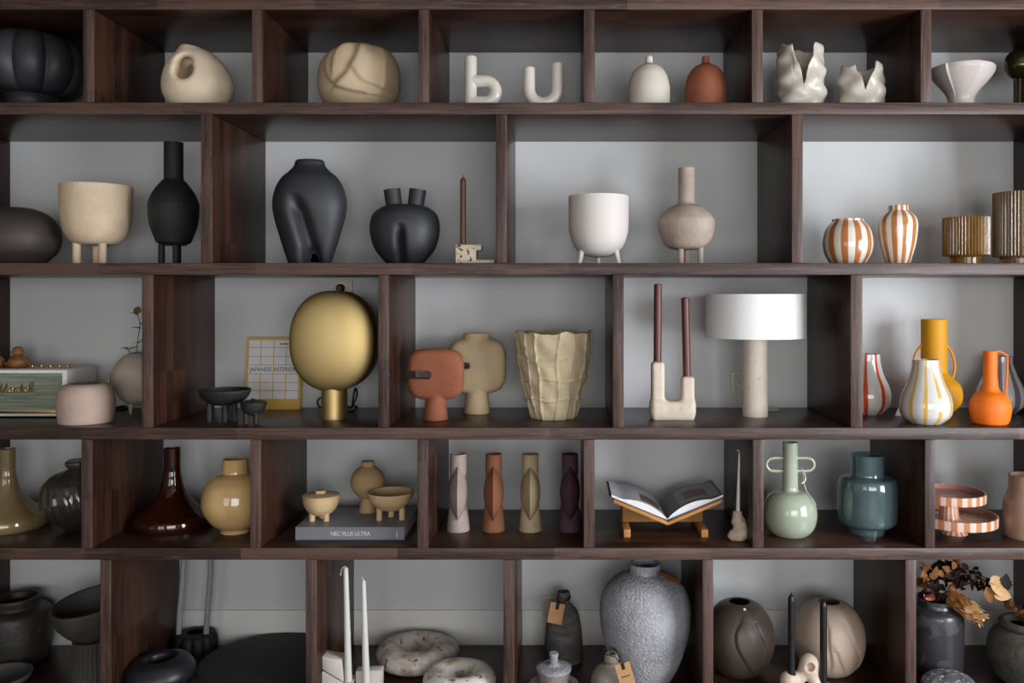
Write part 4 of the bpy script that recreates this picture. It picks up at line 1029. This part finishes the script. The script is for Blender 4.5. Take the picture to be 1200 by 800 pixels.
LIME = M('white limestone', 'c9c1b8', .8, 'bcb2a8', nscale=12, bump=.25, bscale=60)
t = T('block_candle_holder', 'white limestone candle holder of stacked slanting blocks', 'candle holder', 5, 412, .10, single=False)
extrude(t, 'block', [(380, 9999), (447, 9999), (447, 805), (380, 803)], -12, 14, LIME)
extrude(t, 'block', [(379, 765.5), (402, 770), (404.5, 795), (380, 780.5)], -8, 12, LIME, .6)
extrude(t, 'block', [(380, 783), (404.5, 797.5), (416, 794), (414, 803), (380, 803)], -10, 12, LIME, .6)
extrude(t, 'block', [(417, 786), (447, 785), (447, 805), (417, 805)], -1, 13, LIME, .6)
zc1 = t.zb+t.h(799)*t.s; zc2 = t.zb+t.h(805)*t.s
t1 = t
def taper(label, cx, Y, zb, top, r0, r1, lean, wp):
    candle(label, cx, Y, zb, top, r0, r1, WAX, lean=lean, dome=3, wickpts=wp, wickmat=WWICK)
taper('taller white taper candle with a drooping wick in limestone holder', 408.5, .10-.012, zc1+.001, 664, 4.4, 2.9, -3.4, [(0, 0), (-1, 1.5), (-4, -.5), (-5, -4), (-6.2, -8.5), (-5, -8)])
taper('shorter white taper candle in front of the square limestone block', 429.5, .10-.026, zc2+.001, 679, 4.6, 2.6, -3.6, [(0, 0), (-.6, 2), (-1.8, 4)])

MARBW = M('white brown marble', 'd0c6bd', .45, 'a5968a', nscale=16, mixlo=.45, mixhi=.62, speck='6a4c33', sscale=36, sth=.63, bump=.15, bscale=50)
MARBW2 = M('white ochre swirled marble', 'd6cec7', .3, 'a88a68', nscale=14, mixlo=.5, mixhi=.64, speck='7f7268', sscale=30, sth=.62)
def donut_bowl(label, cx, Y, R, top, mat):
    t = T('stone_bowl', label, 'bowl', 5, cx, Y, group='rounded marble bowls')
    b = t.by; h = b-top
    t.lathe('body', [[(R*.62, 9999), (R*.88, b-h*.18), (R, b-h*.5), (R*.92, b-h*.82), (R*.72, b-h), (R*.52, b-h*.97), (R*.36, b-h*.8), (R*.18, b-h*.6), (.01, b-h*.55)]], mat, solid=True, seg=72,
            deform=lambda V: V*(1+.012*np.sin(3*np.arctan2(V[:, 1], V[:, 0])+1))[:, None])
donut_bowl('larger rounded marble bowl with pitted brown-veined surface', 488.5, .35, 48.5, 752.5, MARBW)
donut_bowl('rounded marble bowl with ochre swirls beside the pitted one', 538, .112, 43, 783, MARBW2)

GREYR = M('coarse grey pottery', 'a6a6ab', .85, '8a8a90', nscale=9, bump=.8, bscale=110, bdetail=8, speck='bdbdc2', sscale=160, sth=.62)
GREYD = M('dark grey streaked pottery', '5b5a56', .8, '3f3e3c', nscale=14, stretch=(1, 1, 3), bump=.4, bscale=60)
GREYL = M('warm grey pottery', '8d8478', .8, '7b7266', nscale=20, bump=.35, bscale=80)
KRAFT = M('kraft card', 'b98d62', .8, 'b0845a', nscale=30); CORD = M('black cord', '181818', .8)
SEPIA = M('sepia print', '6a4c38', .8)
def card_tag(label, cx, cy, row, Y, w, h, rot, lean=0, text=None, zb=None, cordpts=None):
    t = T('hang_tag', label, 'tag', row, cx, Y, single=False, zb=ZC+(CY-cy)*S(Y)-h/2*S(Y))
    s = t.s
    o = t.add('card', bm_mesh(box_bm(bmesh.new(), -w/2*s, w/2*s, -.0008, .0008, -h*s, 0), 30), KRAFT); o.location = (0, 0, h*s); o.rotation_euler = (lean, rot, 0)
    sl = t.add('slot', bm_mesh(box_bm(bmesh.new(), -2*s, 2*s, -.0014, .0012, -7*s, -.0), 30), CORD, parent=o)
    if cordpts: t.tube('cord', cordpts, .55, CORD, seg=6)
    if text:
        t.add('printed_line', bm_mesh(box_bm(bmesh.new(), -5.5*s, 5.5*s, -.0011, 0, -(h*.56+.9)*s, -(h*.56-.6)*s), 30), SEPIA, parent=o)
    return t
t = T('bottle_vase', 'dark grey streaked pottery bottle with a narrow collar', 'vase', 5, 660.5, .40)
t.lathe('body', [[(20, 9999), (22.3, 770), (22, 750), (20, 730), (16.5, 716), (10, 708), (6.5, 705)], [(6.5, 705), (7.6, 701), (7.4, 694), (6.8, 692.5)]], GREYD, wall=2, seg=48)
card_tag('kraft card tag hanging from the dark grey bottle neck', 654, 718, 5, .40-.052, 17, 23, .2, -.22, cordpts=[(660, 706, 0), (667, 703.5, 6), (668, 703, 15), (655, 702.5, 14), (653, 704, 5), (656, 707, 0)])
t = T('lidded_jar', 'small grey textured jar with flat knobbed lid on a saucer', 'jar', 5, 649, .15, single=False)
t.lathe('saucer', [[(22, 9999), (28, 802), (29, 800.5)], [(29, 800.5), (26, 801), (18, 803)]], GREYR, solid=True)
t.lathe('jar', [[(15, 803), (17.5, 797), (19.8, 784)]], GREYL, wall=2)
ld = t.lathe('lid', [[(20.5, 784), (21, 781)], [(21, 781), (16, 779.3), (8, 778.6), (5, 777)]], GREYR, solid=True)
t.lathe('lid_knob', [[(5, 778.5), (4.6, 772), (5.5, 766.5), (5.2, 764.5)]], GREYR, solid=True, parent=ld)
t = T('bottle_vase', 'small warm grey pottery bottle with thick collar', 'vase', 5, 716.5, .085)
t.lathe('body', [[(18, 9999), (22.5, 808), (24, 800), (22.5, 790), (17, 781.5), (10, 778), (7, 776)], [(7, 776), (8.5, 772.5), (8.2, 766.5), (6.8, 765)]], GREYL, wall=2.2, seg=48)
card_tag('kraft card tag hanging on the small warm grey bottle', 729, 790, 5, .085-.085, 18, 26, -.28, -.18, text=True, cordpts=[(726, 778, 4), (722, 775, 12), (716, 774.5, 15), (709, 775, 22), (709.5, 774.5, 35), (722, 774.5, 36), (726, 776, 16)])
t = T('amphora_vase', 'big coarse grey stoneware amphora with short collar', 'vase', 5, 756, .235)
t.lathe('body', [[(25, 9999), (30, 798), (40, 775), (49, 748), (53, 722), (52, 703), (45, 686), (33, 676), (21, 671), (17.5, 670)], [(17.5, 670), (18.2, 665), (17.8, 659.5)]], GREYR, wall=3, seg=80)
LEATH = M('tan leather tag', '7a4e26', .6, '613c1e', nscale=30)
t = T('leather_tag', 'tan leather tag tied on the shoulder of the amphora', 'tag', 5, 784, .12, zb=ZC+(CY-684)*S(.14))
o = t.add('card', bm_mesh(box_bm(bmesh.new(), -12*t.s, 12*t.s, -.012, .012, 0, .004, .001), 30), LEATH); o.rotation_euler = (.55, .42, 0); o.location = Vector(((783.5-CX)*S(.16), .145, ZC+(CY-676)*S(.16)))

BRC = M('dark brown carved ceramic', '4a4039', .45, '40362f', nscale=8, bump=.06)
TAN = M('tan carved ceramic', 'bba695', .45, 'b19b8a', nscale=6, bump=.04)
def carved(label, cx, Y, k_, mat, C, sticker=False):
    t = T('carved_globe_vase', label, 'vase', 5, cx, Y, group='globe vases with carved flowing lines', single=False)
    R = 35.5*k_; zc = t.h(746); rz_ = 47.
    def df(V):
        u, v = V[:, 0]/R, (V[:, 2]-zc)/rz_; q = np.zeros(len(V)); rr = np.hypot(V[:, 0], V[:, 1])
        for sg in (1, -1):
            wt = np.clip(-V[:, 1]*sg/R*4+.3, 0, 1)*np.clip((rr/R-.42)/.12, 0, 1)
            for c in C:
                d, sd = dseg2(u*sg, v, cat_rom(c, 6)); q += wt*(-.035*np.exp(-(d/.035)**2)+.022*sd*(1-np.exp(-(d/.03)**2))*np.exp(-(d/.2)**2))
        V = V.copy(); V[:, :2] *= (1+q)[:, None]; return V
    P = [(15, 9999), (20.5, 789), (28.5, 775), (34.3, 758), (35.5, 744), (33, 728), (25.8, 714), (19.5, 707.5), (12.6, 704.5)]
    t.lathe('body', [[(r*k_, y) for r, y in P]], mat, wall=2.5, seg=160, dense=90, deform=df, angle=75)
    if sticker:
        o = t.add('sticker', lathe_mesh([(0, 0), (1.5*t.s, 0), (1.5*t.s, .0008), (0, .0008)], 16), PRWHITE)
        o.location = (.006, -20.5*t.s, (t.h(706.3))*t.s); o.rotation_euler = (.75, 0, 0)
carved('dark brown globe vase carved with flowing lines', 866.5, .29, 40.5/35.5, BRC, [[(-.12, .62), (-.3, .38), (-.27, .05), (-.02, -.35), (.22, -.7), (.24, -.95)], [(.28, .58), (.4, .3), (.6, -.05), (.68, -.3), (.58, -.62), (.42, -.9)]], True)
carved('tan beige globe vase carved with flowing lines behind black candles', 971.5, .30, 41/35.5, TAN, [[(.2, .6), (.35, .25), (.58, -.15), (.7, -.38), (.62, -.7), (.45, -.95)], [(-.1, -.05), (.02, -.32), (.18, -.62), (.21, -.68)], [(-.28, .5), (-.3, .1), (-.2, -.4)]])
PSTONE = M('pinkish beige marble', 'c2ae9d', .5, 'd0c1b3', nscale=9, mixlo=.45, mixhi=.6, bump=.08)
t = T('bone_candle_holder', 'pinkish stone candle holder with knuckled bone-like arms', 'candle holder', 5, 942, .08)
g = t.h
def f(X, Yd, Z):
    x = lambda p: p-942
    b = caps(X, Yd, Z, (x(925), 0, 6), (x(925), 0, g(797)), 11)
    b = smin(b, caps(X, Yd, Z, (x(930), 2, g(803)), (x(948), 3, g(783)), 7.5), 5); b = smin(b, caps(X, Yd, Z, (x(948), 3, g(782)), (x(949), 3, g(778)), 11), 4)
    b = smin(b, caps(X, Yd, Z, (x(950), 2, g(785)), (x(957), 0, g(806)), 7), 5); b = smin(b, caps(X, Yd, Z, (x(965), -2, 5), (x(965), -2, g(806)), 9), 5)
    b = smax(b, -caps(X, Yd, Z, (x(948), -14, g(777)), (x(948), -3, g(780)), 4.5), 3)
    b = smax(b, -caps(X, Yd, Z, (x(927), -1, g(798)), (x(927), -1, g(780)), 4.6), 1.2); b = smax(b, -caps(X, Yd, Z, (x(965), -2, g(808)), (x(965), -2, g(790)), 4.6), 1.2)
    return smax(b, -Z, 1)
t.sdf('body', f, (-42, -18, -2), (36, 18, g(764)), 96, PSTONE)
BCAN = M('black candle wax', '17171b', .4)
candle('black candle standing in the cupped end of pinkish stone holder', 927.3, .08-.003, t.zb+(g(798)-4)*t.s, 696.5, 4.1, 4.1, BCAN, lean=.2, dome=6, wickmat=CORD)
candle('black candle in front of the tan carved globe vase', 965, .08-.006, t.zb+(g(808)-4)*t.s, 703.5, 4.1, 4.1, BCAN, dome=6, wickmat=CORD)

DKGLZ = M('dark purple iridescent glaze', '2d2c2d', .35, '353135', nscale=8, coat=.25, speck='48484e', sscale=12, sth=.6)
bv = T('tall_dark_vase', 'dark glazed vase with purplish sheen holding dried leaves', 'vase', 5, 1096, .30)
bv.lathe('body', [[(26, 9999), (30.5, 775), (31.2, 740), (30.5, 718), (27, 711), (22, 708)], [(22, 708), (21, 704), (22, 700)]], DKGLZ, wall=2.5)
OLIVEP = M('dark mossy stoneware', '4e4a42', .8, '38352f', nscale=12, bump=.4, bscale=50)
t = T('round_pot', 'dark mossy stoneware pot with rolled rim', 'pot', 5, 1202, .20)
t.lathe('body', [[(24, 9999), (33, 792), (40, 775), (41.5, 758), (37, 744), (29, 737), (25, 735)], [(25, 735), (28, 733), (28.5, 729), (26, 726.5)]], OLIVEP, wall=4, seg=56)
PUM = M('grey rough stone', '77777a', .9, '4e4e50', nscale=16, bump=.9, bscale=45, bdetail=6, speck='c0c0c2', sscale=60, sth=.62)
t = T('rough_stone', 'rounded rough grey stone in front of the dark vase', 'stone', 5, 1111, .105)
t.lathe('body', [[(22, 9999), (29, 806), (30, 798), (22, 791), (10, 788.5), (.01, 788)]], PUM, solid=True, seg=48, deform=lambda V: V*np.array([1, .85, 1]))

# dried bouquet
bq = T('dried_bouquet', 'dried bunch of russet and golden leaves in the dark glazed vase', 'dried plant', 5, 1096, .30, single=False, zb=bv.zb+.12)
RUS = M('russet dry leaf', '33190f', .7, '22120d', nscale=20); GLD = M('golden dry leaf', 'cfa06a', .65, 'dcb888', nscale=20); OCH = M('ochre dry leaf', '94622e', .7, '6f4620', nscale=20); CORAL = M('coral dry petal', 'b5735a', .7)
stems = [[(1096, 730, 0), (1100, 700, -4), (1125, 682, -8), (1150, 685, -10), (1172, 700, -12), (1197, 720, -14)],
         [(1094, 730, 0), (1096, 700, -6), (1108, 688, -16), (1128, 704, -24), (1138, 712, -28)],
         [(1096, 730, 0), (1092, 695, 2), (1100, 675, 0), (1120, 664, -2)], [(1092, 730, 0), (1085, 700, -4), (1080, 680, -8), (1083, 665, -6)],
         [(1098, 730, 0), (1110, 695, 4), (1130, 676, 2), (1150, 675, 0), (1185, 690, 2)]]
for s_ in stems: bq.tube('stem', s_, .7, STEM, seg=6)
LB, LM_, LS = leaf_mesh(.085, .030, .35, .2, 6), leaf_mesh(.042, .017, .3, .3), leaf_mesh(.024, .012, .25, .2)
rb = random.Random(11)
def along(s_, u):
    P = cat_rom([tuple(p) for p in s_], 8); k = u*(len(P)-1); i = min(int(k), len(P)-2); q = k-i
    return [P[i][c]*(1-q)+P[i+1][c]*q for c in range(3)]
def spray(si, u0, u1, n, meshes, mats, jit, scl=(.8, 1.2)):
    for k in range(n):
        p = along(stems[si], u0+(u1-u0)*(k+rb.random()*.5)/n)
        leaf(bq, rb.choice(meshes), rb.choice(mats), p[0]+rb.uniform(-jit, jit), p[1]+rb.uniform(-jit, jit), p[2]+rb.uniform(-jit, jit),
             (rb.uniform(-1.4, 1.4), rb.uniform(-1, 1), rb.uniform(0, 2*PI)), rb.uniform(*scl))
for k in range(115):                                     # the dark russet mass of leaves
    th, u = rb.uniform(0, 2*PI), rb.random()**.5
    leaf(bq, rb.choice([LM_, LM_, LS]), RUS if k % 9 else OCH, 1112+27*u*math.cos(th), 674+15*u*math.sin(th), rb.uniform(-12, 10), (rb.uniform(-1.4, 1.4), rb.uniform(-1, 1), rb.uniform(0, 2*PI)), rb.uniform(.8, 1.15))
spray(3, .35, 1, 24, [LM_, LS], [RUS, OCH, RUS, CORAL], 6); spray(4, .6, 1, 18, [LS], [RUS, RUS, OCH], 5)
def aim(o, dirv, nrm):                                   # leaf length along dirv, face towards nrm
    y = Vector(dirv).normalized(); z = Vector(nrm); z = (z-y*z.dot(y)).normalized(); x = y.cross(z)
    o.rotation_euler = Matrix((x, y, z)).transposed().to_euler()
# eucalyptus discs in pairs, square to their stem
P0 = cat_rom([tuple(bq.pt(*p)) for p in stems[0]], 8)
for k in range(30):
    q = .46+.54*k/29; kk = q*(len(P0)-1); i = min(int(kk), len(P0)-2); p = Vector(P0[i]).lerp(Vector(P0[i+1]), kk-i); d = (Vector(P0[i+1])-Vector(P0[i])).normalized()
    for sg in (0, PI):
        an = sg+rb.uniform(-.5, .5)+k*.8; e1 = d.cross(Vector((0, 1, 0))).normalized(); e2 = d.cross(e1)
        o = link('leaf', LS, RUS if k < 9 else rb.choice([OCH, GLD, OCH]), bq.root, tuple(p)); o.scale = (rb.uniform(.9, 1.25),)*3
        aim(o, e1*math.cos(an)+e2*math.sin(an)+d*.35, d)
# golden cone-like flower head of layered pointed bracts
A, B = bq.pt(1102, 689, -18), bq.pt(1131, 710, -34); ax = (B-A).normalized(); r1 = ax.cross(Vector((0, 1, 0))).normalized(); r2 = ax.cross(r1)
for ring in range(6):
    c = A.lerp(B, ring/5); spread = .6+.24*ring; sc = 1.05-.1*ring
    for j in range(5):
        an = 2*PI*(j+.5*(ring % 2))/5+.3; rad = r1*math.cos(an)+r2*math.sin(an)
        o = link('leaf', LB, (OCH, OCH, GLD, GLD, GLD, GLD)[ring], bq.root, tuple(c)); o.scale = (sc*.85,)*3
        aim(o, ax+rad*spread, rad-ax*spread)
def bract(px, py, d, dirv, sc, mat, me=LB):
    o = leaf(bq, me, mat, px, py, d, (0, 0, 0), sc); aim(o, dirv, (rb.uniform(-.3, .3), -1, rb.uniform(.1, .6)))
for px, py, dv, sc, mt in [(1148, 682, (.3, -.2, -1), .75, OCH), (1152, 677, (1, -.2, -.7), .95, GLD), (1155, 686, (1, -.3, -.35), .85, GLD), (1152, 676, (.9, 0, .2), .6, GLD), (1168, 682, (.2, 0, .7), .6, RUS), (1165, 684, (.7, 0, .5), .6, RUS)]:
    bract(px, py, -16, dv, sc, mt)
for j in range(9):                                       # coral rosebud and ochre bits by the divider
    an = j*2.4; o = leaf(bq, LS, CORAL, 1081+2*math.cos(an), 694+2*math.sin(an), -14, (0, 0, 0), 1.1); aim(o, (math.cos(an)*.7, -.8, math.sin(an)*.7), (math.cos(an), .6, math.sin(an)))
for px, py in ((1079, 666), (1083, 671), (1088, 668), (1080, 677), (1100, 668), (1106, 664), (1112, 662)): bract(px, py, -14, (rb.uniform(-1, 1), -.4, rb.uniform(-.6, 1)), .8, OCH, LM_)
